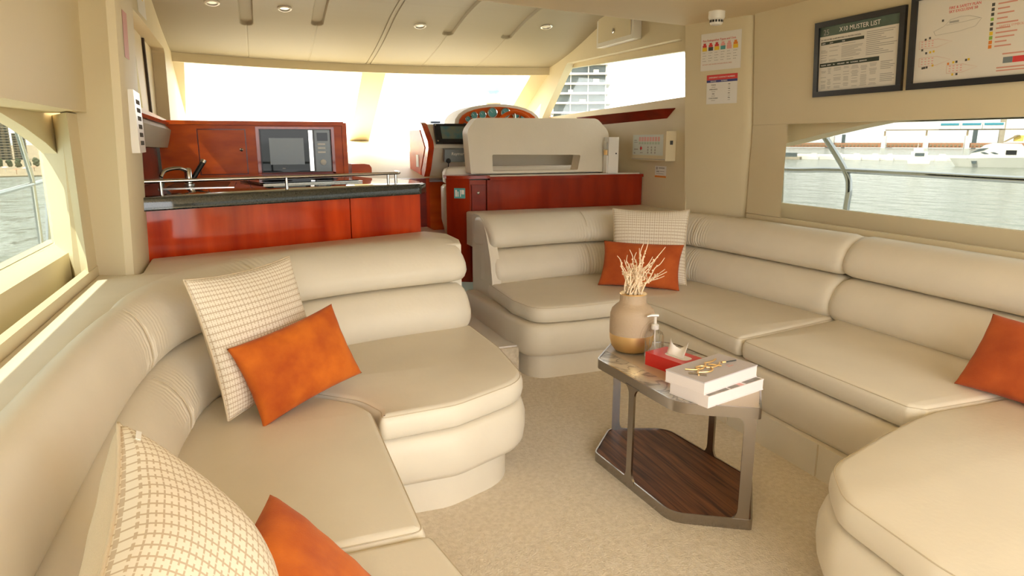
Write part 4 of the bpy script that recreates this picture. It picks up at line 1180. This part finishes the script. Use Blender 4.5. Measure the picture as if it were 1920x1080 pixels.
# dried twigs
rnd = random.Random(11)
tips = [(1.478+0.062*math.cos(q*2.4)*((q % 5)/5+0.25), 2.41+0.05*math.sin(q*2.4), 0.775+0.011*((q*7) % 11)) for q in range(14)] + [(1.388, 2.40, 0.885), (1.52, 2.41, 0.93), (1.55, 2.42, 0.945), (1.635, 2.42, 0.905), (1.62, 2.40, 0.862), (1.60, 2.44, 0.845), (1.635, 2.40, 0.800), (1.645, 2.43, 0.805), (1.61, 2.38, 0.787),
        (1.44, 2.43, 0.86), (1.47, 2.44, 0.90), (1.50, 2.38, 0.88), (1.53, 2.46, 0.90), (1.42, 2.38, 0.815), (1.56, 2.40, 0.87), (1.49, 2.42, 0.86), (1.45, 2.40, 0.84), (1.58, 2.43, 0.83), (1.515, 2.43, 0.85), (1.54, 2.37, 0.84)]
for i, tip in enumerate(tips):
    a = 2*PI*i*0.382; rr_ = 0.040*math.sqrt((i+0.5)/34)
    base = Vector((1.478+0.4*rr_*math.cos(a), 2.41+0.4*rr_*math.sin(a), 0.65))
    mid0 = Vector((1.478+rr_*math.cos(a), 2.41+rr_*math.sin(a), 0.725))
    tip = Vector(tip)
    pts = [base, mid0]
    for t in (0.35, 0.6, 0.8):
        # twigs rise first, then bend outwards
        q_ = mid0.lerp(tip, t); q_.z = mid0.z+(tip.z-mid0.z)*(t**0.8)
        q_ += Vector((rnd.uniform(-1, 1), rnd.uniform(-1, 1), rnd.uniform(-0.4, 0.4)))*0.009
        pts.append(q_)
    pts.append(tip)
    C_ = catmull(pts, 6)
    n = len(C_)
    b = MB().tube(C_, [0.0040*(1-0.72*k_/n) for k_ in range(n)], 6)
    for k_ in range(6, n-8, 2):
        if rnd.random() < 0.9:
            p = C_[k_]+Vector((rnd.uniform(-1, 1), rnd.uniform(-1, 1), rnd.uniform(-1, 1)))*0.0055
            bmesh.ops.create_icosphere(b.bm, subdivisions=1, radius=rnd.uniform(0.0032, 0.0056), matrix=Matrix.Translation(p))
    o = b.build('dried_twig', TWIG)
    lab = {14: 'dried twig bending far to the left out of the vase', 16: 'tallest dried twig in the vase, rising to a thin tip', 17: 'dried twig reaching farthest up to the right out of the vase',
           20: 'dried twig drooping low to the right of the vase mouth'}.get(i, 'pale dried twig in the dense bunch standing in the sand and gold vase')
    tag(o, lab, 'twig', 'dried twigs in the vase')

BT = thing('pump_bottle', (1.525, 2.31, 0.46), 'clear ribbed glass bottle with a pump top beside the vase', 'bottle')
bc = (1.512, 2.285, 0.4603)
rb_ = []
seg = 48
for r, z in ((0.032, 0.0), (0.0375, 0.006), (0.0375, 0.098), (0.033, 0.112), (0.018, 0.122), (0.014, 0.128)):
    rb_.append([(bc[0]+(r*(1+0.03*(k_ % 2)) if 0.003 < z < 0.11 else r)*math.cos(2*PI*k_/seg), bc[1]+(r*(1+0.03*(k_ % 2)) if 0.003 < z < 0.11 else r)*math.sin(2*PI*k_/seg), bc[2]+z) for k_ in range(seg)])
MB().rings(rb_).build('glass', BOTTLEG, BT, True, 10)
SILV = mat('pale_silver_plastic', (0.78, 0.77, 0.74), 0.3, 0.3)
MB().lathe([(0.015, 0.126), (0.016, 0.128), (0.016, 0.145), (0.009, 0.150), (0.006, 0.152), (0.006, 0.180), (0.0, 0.181)], bc, 20).build('pump_collar', SILV, BT)
MB().tube([(bc[0]+0.012, bc[1]-0.004, bc[2]+0.184), (bc[0]-0.014, bc[1]+0.004, bc[2]+0.186), (bc[0]-0.034, bc[1]+0.010, bc[2]+0.181)], [0.007, 0.006, 0.0035], 10).build('pump_head', SILV, BT)
MB().tube([(bc[0], bc[1], bc[2]+0.126), (bc[0]+0.004, bc[1], bc[2]+0.01)], 0.003, 8).build('dip_tube', SILV, BT)

TX = thing('tissue_box', (1.51, 2.13, 0.46), 'red cardboard tissue box with a white tissue pulled up, between bottle and books', 'tissue box')
Mx = Matrix.Translation((1.435, 2.228, 0.4603)) @ Matrix.Rotation(math.radians(14), 4, 'Z')
MB().box((0, -0.236, 0), (0.122, 0, 0.054), Mx).bevel(0.002).build('box', REDBOX, TX)
ov = fillet([(0.036, -0.175), (0.036, -0.06), (0.088, -0.06), (0.088, -0.175)], 0.024, 6)
MB().prism([(x, y, 0.0541) for x, y in ov], (0, 0, 0.0006), Mx).build('opening', WHITEP, TX)
b = MB(); G = []
for i in range(9):
    row = []
    for j in range(7):
        u, v = i/8, j/6
        x = 0.062+(v-0.5)*0.030*(1-0.2*v); y = -0.155+u*0.085
        z = 0.055+0.062*v*(0.45+0.55*abs(2*u-1)**1.1)
        x += 0.016*math.sin(u*6.0)*v
        y += (0.5-u)*0.0*v
        row.append(b.bm.verts.new(Mx @ Vector((x, y, z))))
    G.append(row)
for i in range(8):
    for j in range(6): b.bm.faces.new((G[i][j], G[i+1][j], G[i+1][j+1], G[i][j+1]))
o = b.build('tissue', TISSUE, TX, True); sm = o.modifiers.new('thickness', 'SOLIDIFY'); sm.thickness = 0.0012

def book(name, F, ang, w, d, z0, h, cover, label):
    t = thing(name, (F[0], F[1], z0), label, 'book', 'books on the low table')
    M = Matrix.Translation((F[0], F[1], z0)) @ Matrix.Rotation(math.radians(ang), 4, 'Z')
    MB().box((0, 0, 0.0), (w, d, 0.004), M).build('cover', BOOKW, t)
    MB().box((0, 0, h-0.004), (w, d, h), M).bevel(0.0012).build('cover', cover, t)
    MB().box((0.0012, 0.0012, 0.0042), (w-0.0012, d-0.0012, h-0.0042), M).build('slipcase', BOOKW, t)
    return t, M
bk1, MB1 = book('coffee_table_book', (1.385, 1.752), 13.9, 0.309, 0.172, 0.4603, 0.042, BOOKW, 'white coffee table book with dark photo strips on its cover, under the other book')
bars('cover_photo', MB1, [(0.008, 0.004, 0.118, 0.06)], PHOTOD, bk1, 0.0421)
bars('cover_photo', MB1, [(0.126, 0.004, 0.176, 0.06)], PHOTOD, bk1, 0.0421)
bars('cover_photo', MB1, [(0.178, 0.004, 0.200, 0.06)], PINKP, bk1, 0.0421)
bars('cover_photo', MB1, [(0.212, 0.004, 0.300, 0.08)], PHOTOD, bk1, 0.0421)
bk2, MB2 = book('coffee_table_book', (1.378, 1.768), 16.0, 0.309, 0.170, 0.5028, 0.046, BOOKG, 'white coffee table book with a gold monogram on its grey cover, lying on top')
def mono(name, pts, r, m=GOLD, smooth=True):
    P = [MB2 @ Vector((x, y*0.92, 0.0465+0.002)) for x, y in pts]
    MB().tube(catmull(P, 6) if smooth else P, r, 8).build(name, m, bk2)
mono('monogram', [(0.040, 0.060), (0.062, 0.083), (0.085, 0.098), (0.10, 0.100)], 0.0032)            # Y arms and stem
mono('monogram', [(0.052, 0.135), (0.066, 0.118), (0.085, 0.098)], 0.0032)
mono('monogram', [(0.028, 0.098), (0.060, 0.040)], 0.0036, BRUSHED, False)  # foot of the Y in darker metal, its shadow put into the colour
mono('monogram', [(0.062, 0.083), (0.095, 0.062), (0.125, 0.066), (0.140, 0.090), (0.130, 0.118), (0.105, 0.125), (0.092, 0.112), (0.105, 0.100), (0.120, 0.104)], 0.0036)   # S
mono('monogram', [(0.130, 0.100), (0.150, 0.085), (0.190, 0.090), (0.215, 0.105)], 0.0034)
mono('monogram', [(0.150, 0.120), (0.165, 0.135), (0.195, 0.130), (0.235, 0.140)], 0.0034)           # L
mono('monogram', [(0.165, 0.118), (0.188, 0.075)], 0.0030)
bars('cover_print', MB2, [(0.205, 0.05, 0.235, 0.056), (0.21, 0.062, 0.228, 0.067)], PINKP, bk2, 0.0462)
mono('cover_print', [(0.225, 0.098), (0.250, 0.090), (0.285, 0.082)], 0.0024, INK)
mono('cover_print', [(0.222, 0.100), (0.236, 0.094)], 0.0042, GOLD)

# ------------------------------------------------------------------ cushions
def cushion(name, c, R, w, h, t, mats, label, group=None, pinch=0.075, seed=1):
    rn = random.Random(seed)
    ph = [rn.uniform(0, 6.28) for _ in range(6)]
    bm = bmesh.new(); N = 30
    def P(i, j, s):
        u = math.sin((-1+2*i/N)*PI/2*0.999)*0.55+(-1+2*i/N)*0.45; v = math.sin((-1+2*j/N)*PI/2*0.999)*0.55+(-1+2*j/N)*0.45
        if i in (0, N): u = -1.0 if i == 0 else 1.0
        if j in (0, N): v = -1.0 if j == 0 else 1.0
        x = u*w/2*(1-pinch*(1-v*v)*abs(u)); y = v*h/2*(1-pinch*(1-u*u)*abs(v))
        q = max(0.0, (1-min(1, u*u))*(1-min(1, v*v)))
        z = s*t/2*(q**0.42)
        z += 0.005*q*s*(math.sin(5*u+ph[0]+3*v)+math.sin(4*v-3*u+ph[1]))
        # small puckers along the seams near the corners
        z += s*0.004*math.sin(14*u+ph[2])*(q**0.5)*(v**6)+s*0.004*math.sin(14*v+ph[3])*(q**0.5)*(u**6)
        return (x, y, z)
    F = [[bm.verts.new(P(i, j, 1)) for j in range(N+1)] for i in range(N+1)]
    Bk = [[F[i][j] if i in (0, N) or j in (0, N) else bm.verts.new(P(i, j, -1)) for j in range(N+1)] for i in range(N+1)]
    for i in range(N):
        for j in range(N):
            bm.faces.new((F[i][j], F[i+1][j], F[i+1][j+1], F[i][j+1])).material_index = 0
            f = bm.faces.new((Bk[i][j], Bk[i][j+1], Bk[i+1][j+1], Bk[i+1][j])); f.material_index = len(mats)-1
    uvl = bm.loops.layers.uv.new('weave')
    idx = {}
    for i in range(N+1):
        for j in range(N+1): idx[F[i][j]] = (i, j); idx[Bk[i][j]] = (i, j)
    for f in bm.faces:
        for l in f.loops:
            i, j = idx[l.vert]; l[uvl].uv = ((-1+2*i/N)*w/2*1.04, (-1+2*j/N)*h/2*1.04)
    me = bpy.data.meshes.new(name); bm.to_mesh(me); bm.free()
    for m in mats: me.materials.append(m)
    for p in me.polygons: p.use_smooth = True
    o = bpy.data.objects.new(name, me); COL.objects.link(o)
    M = Matrix([(*R[0], c[0]), (*R[1], c[1]), (*R[2], c[2]), (0, 0, 0, 1)])
    o.matrix_world = M
    tag(o, label, 'cushion', group)
    if len(mats) < 2: return o
    # piping along the seam
    ring = []
    for k_ in range(4*N):
        if k_ < N: ij = (k_, 0)
        elif k_ < 2*N: ij = (N, k_-N)
        elif k_ < 3*N: ij = (3*N-k_, N)
        else: ij = (0, 4*N-k_)
        ring.append(Vector(P(ij[0], ij[1], 1)))
    ring.append(ring[0].copy())
    b = MB().tube(ring, 0.0035, 6, False)
    me2 = bpy.data.meshes.new('piping'); bmesh.ops.recalc_face_normals(b.bm, faces=b.bm.faces[:]); b.bm.to_mesh(me2); b.bm.free()
    me2.materials.append(mats[-1])
    for p in me2.polygons: p.use_smooth = True
    pi_ = bpy.data.objects.new('piping', me2); COL.objects.link(pi_); pi_.parent = o
    return o
cushion('patterned_cushion', (-0.018, 2.456, 0.686), [[0.7046, -0.2, 0.6808], [0.7096, 0.19, -0.6785], [0.0063, 0.9612, 0.2758]], 0.48, 0.48, 0.13, [PATTERN, CREAMF],
        'cream patterned square cushion leaning in the corner of the left sofa', 'cushions on the sofas', seed=1)
cushion('velvet_cushion', (0.101, 2.352, 0.593), [[0.8184, -0.3165, 0.4797], [0.5559, 0.2239, -0.8006], [0.1459, 0.9218, 0.3591]], 0.44, 0.285, 0.12, [ORANGE],
        'orange velvet lumbar cushion tilted against the patterned cushion of the left sofa', 'cushions on the sofas', seed=2)
pc3 = cushion('patterned_cushion', (-0.122, 0.992, 0.659), [[-0.4326, 0.0738, 0.8986], [-0.1295, -0.9914, 0.0191], [0.8922, -0.1081, 0.4384]], 0.47, 0.47, 0.21, [PATTERN, CREAMF],
        'cream patterned cushion nearest the camera at the bottom left corner', 'cushions on the sofas', pinch=0.09, seed=3)
MC = pc3.matrix_world
b = MB().box((-0.004, -0.013, -0.0005), (0.004, 0.013, 0.0005), Matrix.Translation((0.2215, -0.180, 0.030)) @ Matrix.Rotation(math.radians(35), 4, 'Y'))
me = bpy.data.meshes.new('care_tag'); b.bm.to_mesh(me); b.bm.free(); me.materials.append(WHITEP)
ct = bpy.data.objects.new('care_tag', me); COL.objects.link(ct); ct.parent = pc3
cushion('velvet_cushion', (-0.004, 1.052, 0.553), [[0.3542, -0.6583, 0.6642], [0.9347, 0.2277, -0.2728], [0.0284, 0.7175, 0.696]], 0.46, 0.29, 0.16, [ORANGE],
        'orange velvet cushion at the bottom edge, nearest the camera on the left sofa', 'cushions on the sofas', pinch=0.09, seed=4)
cushion('patterned_cushion', (2.409, 3.756, 0.672), [[0.8305, 0.1748, -0.5288], [-0.557, 0.2653, -0.787], [0.0027, 0.9482, 0.3177]], 0.50, 0.50, 0.13, [PATTERN, CREAMF],
        'cream patterned square cushion in the far corner of the right sofa', 'cushions on the sofas', seed=5)
cushion('velvet_cushion', (2.286, 3.653, 0.571), [[0.7574, 0.3187, -0.57], [-0.653, 0.3633, -0.6646], [-0.0047, 0.8755, 0.4832]], 0.52, 0.31, 0.12, [ORANGE_SHADE],
        'orange velvet lumbar cushion, shade in its colour, in the far corner, behind the vase', 'cushions on the sofas', seed=6)
cushion('velvet_cushion', (2.553, 1.433, 0.567), [[0.0447, 0.5428, -0.8386], [-0.9989, 0.0147, -0.0437], [-0.0114, 0.8397, 0.5429]], 0.46, 0.31, 0.13, [ORANGE_SHADE],
        'orange velvet cushion, shade in its colour, at the right edge of the picture', 'cushions on the sofas', seed=7)

# ------------------------------------------------------------------ outside
struct(MB().box((-2500, -2500, -1.6), (2500, 2500, -1.3)).build('water', SEA, None, False), 'pale rippled sea around the boat')
def far(ang, D):
    a = math.radians(ang)
    M = Matrix.Identity(4)
    M[0][0], M[1][0] = math.cos(a), -math.sin(a)          # local x: to the right
    M[0][1], M[1][1] = math.sin(a), math.cos(a)           # local y: away
    M[0][3], M[1][3] = D*math.sin(a), D*math.cos(a)
    return M
def sc(v, k_): return 1.35+(v-1.35)*k_

# guard rails on the side decks
GR = thing('guard_rail', (4.1, 3.0, 0.55), 'stainless steel guard rail outside the right window', 'rail')
MB().tube(catmull([(4.1, 6.2, 1.12), (4.1, 4.45, 1.121), (4.1, 3.84, 1.140), (4.1, 2.5, 1.135), (4.1, 0.5, 1.13)], 6), 0.021, 14).build('bar', CHROME, GR)
MB().tube(catmull([(4.1, 4.30, 1.62), (4.1, 4.04, 1.40), (4.1, 3.80, 1.14), (4.1, 3.75, 1.02), (4.1, 3.755, 0.85), (4.1, 3.76, 0.55)], 8), 0.024, 14).build('stanchion', CHROME, GR)
GL_ = thing('guard_rail', (-1.7, 6.0, 0.45), 'pale steel guard rail outside the left window', 'rail')
MB().tube([(-1.7, 3.0, 0.93), (-1.7, 5.8, 0.99), (-1.7, 7.2, 1.02), (-1.7, 9.0, 1.04)], 0.018, 10).build('bar', CHROME, GL_)
MB().tube([(-1.7, 3.0, 1.50), (-1.7, 6.06, 1.56), (-1.7, 6.35, 1.50), (-1.7, 6.58, 1.05), (-1.7, 6.56, 0.45)], 0.020, 10).build('stanchion', CHROME, GL_)
MB().tube([(-1.7, 7.1, 1.02), (-1.7, 6.9, 0.8), (-1.7, 6.75, 0.45)], 0.018, 10).build('brace', CHROME, GL_)

# yacht
Y = far(56, 86)
YT = thing('motor_yacht', Y @ Vector((1.5, 2, -1.3)), 'white motor yacht with dark windows, moored at the right edge outside', 'boat')
hull = []
for s, (x, wd_, zt) in enumerate(((-3.44, 0.02, -0.42), (-2.7, 0.6, -0.40), (-1.5, 1.1, -0.38), (0.5, 1.45, -0.30), (4.0, 1.5, -0.22), (8.0, 1.5, -0.15))):
    kx = 0.75 if s == 0 else (0.45 if s == 1 else 0.1 if s == 2 else 0.0)
    hull.append([Y @ Vector(p) for p in ((x+kx, 1.5-wd_*0.65, -1.5), (x, 1.5-wd_, zt), (x, 1.5+wd_, zt), (x+kx, 1.5+wd_*0.65, -1.5))])
MB().rings(hull).build('hull', GEL, YT, True, 40)
MB().prism([Vector(p) for p in ((-1.9, 0.5, -0.40), (-1.5, 0.5, 0.15), (-0.5, 0.5, 0.95), (0.2, 0.5, 1.18), (2.6, 0.5, 1.10), (3.0, 0.5, 0.6), (5.0, 0.5, 0.2), (5.0, 0.5, -0.28))], (0, 2.0, 0), Y).bevel(0.06).build('cabin', GEL, YT)
MB().prism([Vector(p) for p in ((-1.55, 0.46, 0.18), (-0.9, 0.46, 0.60), (-0.1, 0.46, 0.68), (-0.5, 0.46, 0.42))], (0, 0.03, 0), Y).build('window', FARGREY, YT)
for x0 in (-0.75, 0.1):
    MB().prism([Vector(p) for p in ((x0, 0.46, 0.24), (x0+0.35, 0.46, 0.26), (x0+0.75, 0.46, 0.06), (x0+0.35, 0.46, 0.05))], (0, 0.03, 0), Y).build('window', FARGREY, YT)
MB().prism([Vector(p) for p in ((-1.45, 0.19, -0.68), (-0.95, 0.19, -0.66), (-1.05, 0.19, -0.95), (-1.35, 0.19, -0.95))], (0, 0.9, 0), Y).build('porthole', FARGREY, YT)
MB().box((1.4, 0.44, 0.0), (2.3, 0.6, 0.45), Y).build('cockpit_opening', BLACK, YT)
MB().prism([Vector(p) for p in ((0.9, 0.7, 1.22), (1.3, 0.7, 1.30), (2.4, 0.7, 2.0), (2.1, 0.7, 2.0))], (0, 1.6, 0), Y).build('radar_arch', FARSAND, YT)
MB().box((1.9, 0.9, 1.35), (2.7, 2.0, 1.95), Y).build('awning', mat('yellow_canvas', (0.75, 0.55, 0.15), 0.8), YT)
# smaller boat
Bb = far(51.5, 95)
SB = thing('small_boat', Bb @ Vector((0.6, 1, -1.3)), 'small white motor boat seen end on, left of the moored yacht', 'boat')
MB().rings([[Bb @ Vector(p) for p in ((-0.45, y, -1.4), (-0.62, y, -0.68), (1.9, y, -0.68), (1.75, y, -1.4))] for y in (0.0, 4.0)]).build('hull', GEL, SB)
MB().box((-0.25, 0.4, -0.68), (1.5, 3, 0.12), Bb).bevel(0.05).build('cabin', GEL, SB)
MB().box((0.18, 0.36, -0.40), (1.15, 0.41, -0.02), Bb).build('window', FARGREY, SB)
MB().box((0.0, 0.8, 0.125), (1.0, 2.6, 0.55), Bb).bevel(0.05).build('flybridge', GEL, SB)
MB().tube([Bb @ Vector((0.4, 1.5, 0.5)), Bb @ Vector((0.4, 1.5, 1.1))], 0.03, 6).build('mast', GEL, SB)
# far quay and boats, viaduct with a train
Q = far(51.5, 112)
struct(MB().box((-45, 0, -1.4), (40, 12, -0.75), Q).build('quay', FARWHITE, None, False), 'pale far quay')
for i, (x, l_) in enumerate(((-16.2, 3.2), (-12.9, 1.6), (-9.6, 1.8), (-7.2, 1.6), (-4.8, 1.5), (-2.9, 1.2), (1.2, 1.4), (3.4, 1.6))):
    t_ = thing('moored_boat', Q @ Vector((x, -0.9, -1.3)), ('', 'first', 'second', 'third', 'fourth', 'fifth', 'sixth', 'seventh')[i]+' small pale boat from the left in the row along the far quay' if i else 'dark grey barge lying at the left end of the far quay', 'boat', 'boats at the far quay')
    MB().rings([[Q @ Vector(p) for p in ((x-l_/2*kk, yy, -1.4), (x-l_/2*kk, yy, -0.95), (x+l_/2*kk, yy, -0.95), (x+l_/2*kk, yy, -1.4))] for yy, kk in ((-1.5, 0.9), (-0.2, 1.0))]).build('hull', CONSTR if i == 0 else GEL, t_)
    MB().box((x-l_*0.2, -1.2, -0.95), (x+l_*0.3, -0.4, -0.35), Q).build('cabin', FARGREY if i == 0 else GEL, t_)
V = far(51.5, 300); kk = 300/112.0
VD = thing('viaduct', V @ Vector((0, 3, -1.3)), 'long far viaduct with a rust lattice girder and white piers across the water', 'bridge')
for x0, x1 in ((-26, -11.1), (-10.4, -4.25), (-3.5, 1.0), (1.7, 5.8), (6.6, 25)):
    g = MB().box((x0*kk, 2, sc(0.50, kk)), (x1*kk, 5, sc(1.12, kk)), V).build('girder', FARRUST, VD, False)
    n = int((x1-x0)*kk/1.3)
    for j in range(min(n, 60)):
        xx = x0*kk+0.4+j*1.3
        MB().box((xx, 1.8, sc(0.68, kk)), (xx+0.75, 2.0, sc(0.95, kk)), V).build('panel', FARSAND, g, False)
for x in (-10.75, -3.88, 1.35, 6.2):
    MB().box((x*kk-0.7, 1, -1.4), (x*kk+0.7, 6, sc(2.1, kk)), V).build('pier', FARWHITE, VD, False)
for x, z in ((-3.85, 2.8), (1.3, 2.85), (6.1, 2.85)):
    MB().box((x*kk-0.3, 1.5, sc(1.3, kk)), (x*kk+0.3, 2.5, sc(z, kk)), V).build('mast', FARSAND, VD, False)
for x0, x1 in ((-3.85, 1.3), (1.3, 6.1), (6.1, 25)):
    MB().box((x0*kk, 1.7, sc(2.86, kk)), (x1*kk, 2.3, sc(2.995, kk)), V).build('upper_beam', FARSAND, VD, False)
TR_ = thing('monorail_train', V @ Vector((6.4*kk, 2, sc(3.0, kk))), 'white and blue monorail train on the far viaduct', 'train')
for i in range(3):
    x0 = 2.7+i*2.5
    cr = MB().box((x0*kk, 1.2, sc(3.0, kk)), ((x0+2.42)*kk, 3.6, sc(3.86, kk)), V).bevel(0.4).build('carriage', FARWHITE, TR_)
    MB().box(((x0+0.15)*kk, 1.12, sc(3.5, kk)), ((x0+2.27)*kk, 1.2, sc(3.78, kk)), V).build('window_band', FARBLUE, cr)
for i, (x0, x1, z0, z1) in enumerate(((-12.3, -11.9, 1.58, 2.52), (-10.0, -9.6, 1.5, 2.4), (7.2, 7.7, 1.5, 3.1), (10.3, 10.9, 3.1, 4.4), (-4.2, -2.9, -0.2, 0.42))):
    tag(MB().box((x0*kk, 20, -1.3), (x1*kk, 24, sc(z1, kk)), V).bevel(0.1).build('far_building', FARGREY if i != 3 else CONSTR, None, False),
        ('grey block behind the left end of the viaduct', 'slim brown block just right of the rail stanchion', 'grey block beside the monorail train', 'tall block beyond the front of the train', 'low grey shed under the viaduct')[i], 'building')
# left shore
Ls = far(-16, 64)
struct(MB().box((-60, 0, -1.4), (60, 500, -1.22), Ls).build('beach', FARSAND, None, False), 'sunlit sandy beach on the far left shore')
L2 = far(-16, 82)
for i in range(8):
    x = -0.9+i*0.72
    b = MB()
    rn = random.Random(100+i)
    for q_ in range(9):
        bmesh.ops.create_icosphere(b.bm, subdivisions=2, radius=rn.uniform(0.16, 0.24), matrix=L2 @ Matrix.Translation((x+rn.uniform(-0.12, 0.12), rn.uniform(0, 0.2), rn.uniform(-1.0, -0.4))))
    for v in b.bm.verts: v.co += Vector((rn.uniform(-1, 1), rn.uniform(-1, 1), rn.uniform(-1, 1)))*0.035
    tag(b.build('shore_tree', FARTREE, None, False), ('first', 'second', 'third', 'fourth', 'fifth', 'sixth', 'seventh', 'eighth')[i]+' dark bushy tree from the left behind the far left beach', 'tree', 'trees behind the beach')
for i in range(9):
    x = -1.5+i*0.85
    b = MB().lathe([(0.0, 0.30), (0.24, 0.2), (0.25, 0.19), (0.02, 0.21), (0.02, -0.2), (0, -0.2)], Ls @ Vector((x*0.8, 3+(i % 3)*3, -1.05)), 10)
    tag(b.build('beach_parasol', (FARWHITE, FARRUST)[i % 2], None, False), ('first', 'second', 'third', 'fourth', 'fifth', 'sixth', 'seventh', 'eighth', 'ninth')[i]+' tiny parasol from the left on the far left beach, '+('white', 'rust')[i % 2], 'parasol', 'parasols on the beach')
L5 = far(-16, 120); k5 = 1.5
def block(name, x0, x1, ztop, floors, label, bays, m1=CONSTR, M=L5, zb=-1.2, depth=4):
    t_ = thing(name, M @ Vector(((x0+x1)/2, depth/2, zb)), label, 'building')
    MB().box((x0, 0.3, zb), (x1, depth, ztop), M).build('core', m1, t_, False)
    fh = (ztop-zb)/floors
    for j in range(floors):
        s_ = MB().box((x0-0.08, -0.15, zb+j*fh+fh*0.80), (x1+0.08, 0.3, zb+(j+1)*fh), M).build('floor_slab', m1, t_, False)
        bw = (x1-x0)/bays
        for q_ in range(bays):
            MB().box((x0+q_*bw+bw*0.28, 0.27, zb+j*fh+fh*0.1), (x0+(q_+1)*bw-bw*0.28, 0.3, zb+j*fh+fh*0.75), M).build('window', FARGREY, s_, False)
    return t_
block('apartment_tower', -1.5, 1.3, sc(3.15, k5), 14, 'tall pale apartment tower on the far left shore, the left of the two', 4)
block('apartment_tower', 1.6, 3.1, sc(2.1, k5), 11, 'shorter pale apartment tower on the far left shore, the right of the two', 3)
# tower under construction ahead on the right
T = far(26.5, 220)
CT = thing('tower_block', T @ Vector((1, 10, -1.2)), 'unfinished concrete tower with open floors seen through the right wheelhouse window', 'building')
fh = 2.95
rn = random.Random(5)
for j in range(16):
    z = -1.2+j*fh
    s_ = MB().box((-9.0+rn.uniform(-0.4, 0.4), 0, z+2.35), (9.8+rn.uniform(-1.2, 0.4), 16, z+fh), T).build('floor_slab', CONSTR, CT, False)
    MB().box((-8.2, 2.2, z), (8.4, 14, z+2.45), T).build('dark_interior', FARGREY, s_, False)
    for q_ in range(4):
        x = -8.4+q_*5.5
        MB().box((x, 0.4, z), (x+0.25, 1.2, z+2.40), T).build('column', CONSTR, s_, False)
    for q_ in (rn.choice((0, 1)),):
        x = rn.uniform(-8, 7); w_ = rn.uniform(0.8, 2.6)
        MB().box((x, 0.2, z), (x+w_, 0.35, z+rn.uniform(0.7, 1.3)), T).build('safety_panel', (FARSAND, CONSTR, FARWHITE)[q_], s_, False)
MB().box((-12.2, 1, -1.2), (-9.2, 8, 22), T).build('hoist_tower', REDP, CT, False)
W = far(18.5, 300)
DT = thing('far_tower', W @ Vector((4.7, 5, -1.2)), 'slim far tower with a cap seen through the windshield above the instrument pod', 'building')
MB().box((3.2, 0, -1.2), (6.4, 6, 17.0), W).build('shaft', FARWHITE, DT, False)
MB().lathe([(2.6, 0), (3.6, 0.7), (3.2, 1.4), (0, 1.8)], W @ Vector((4.8, 3, 17.0)), 16).build('gallery', FARRUST, DT)
MB().lathe([(1.8, 0), (2.8, 1.2), (2.6, 2.6), (1.4, 3.2), (0, 3.4)], W @ Vector((4.8, 3, 21.6)), 16).build('glass_head', FARBLUE, DT)
MB().lathe([(0.8, 0), (0.8, 3.0), (0, 3.0)], W @ Vector((4.8, 3, 18.7)), 12).build('neck', FARWHITE, DT)
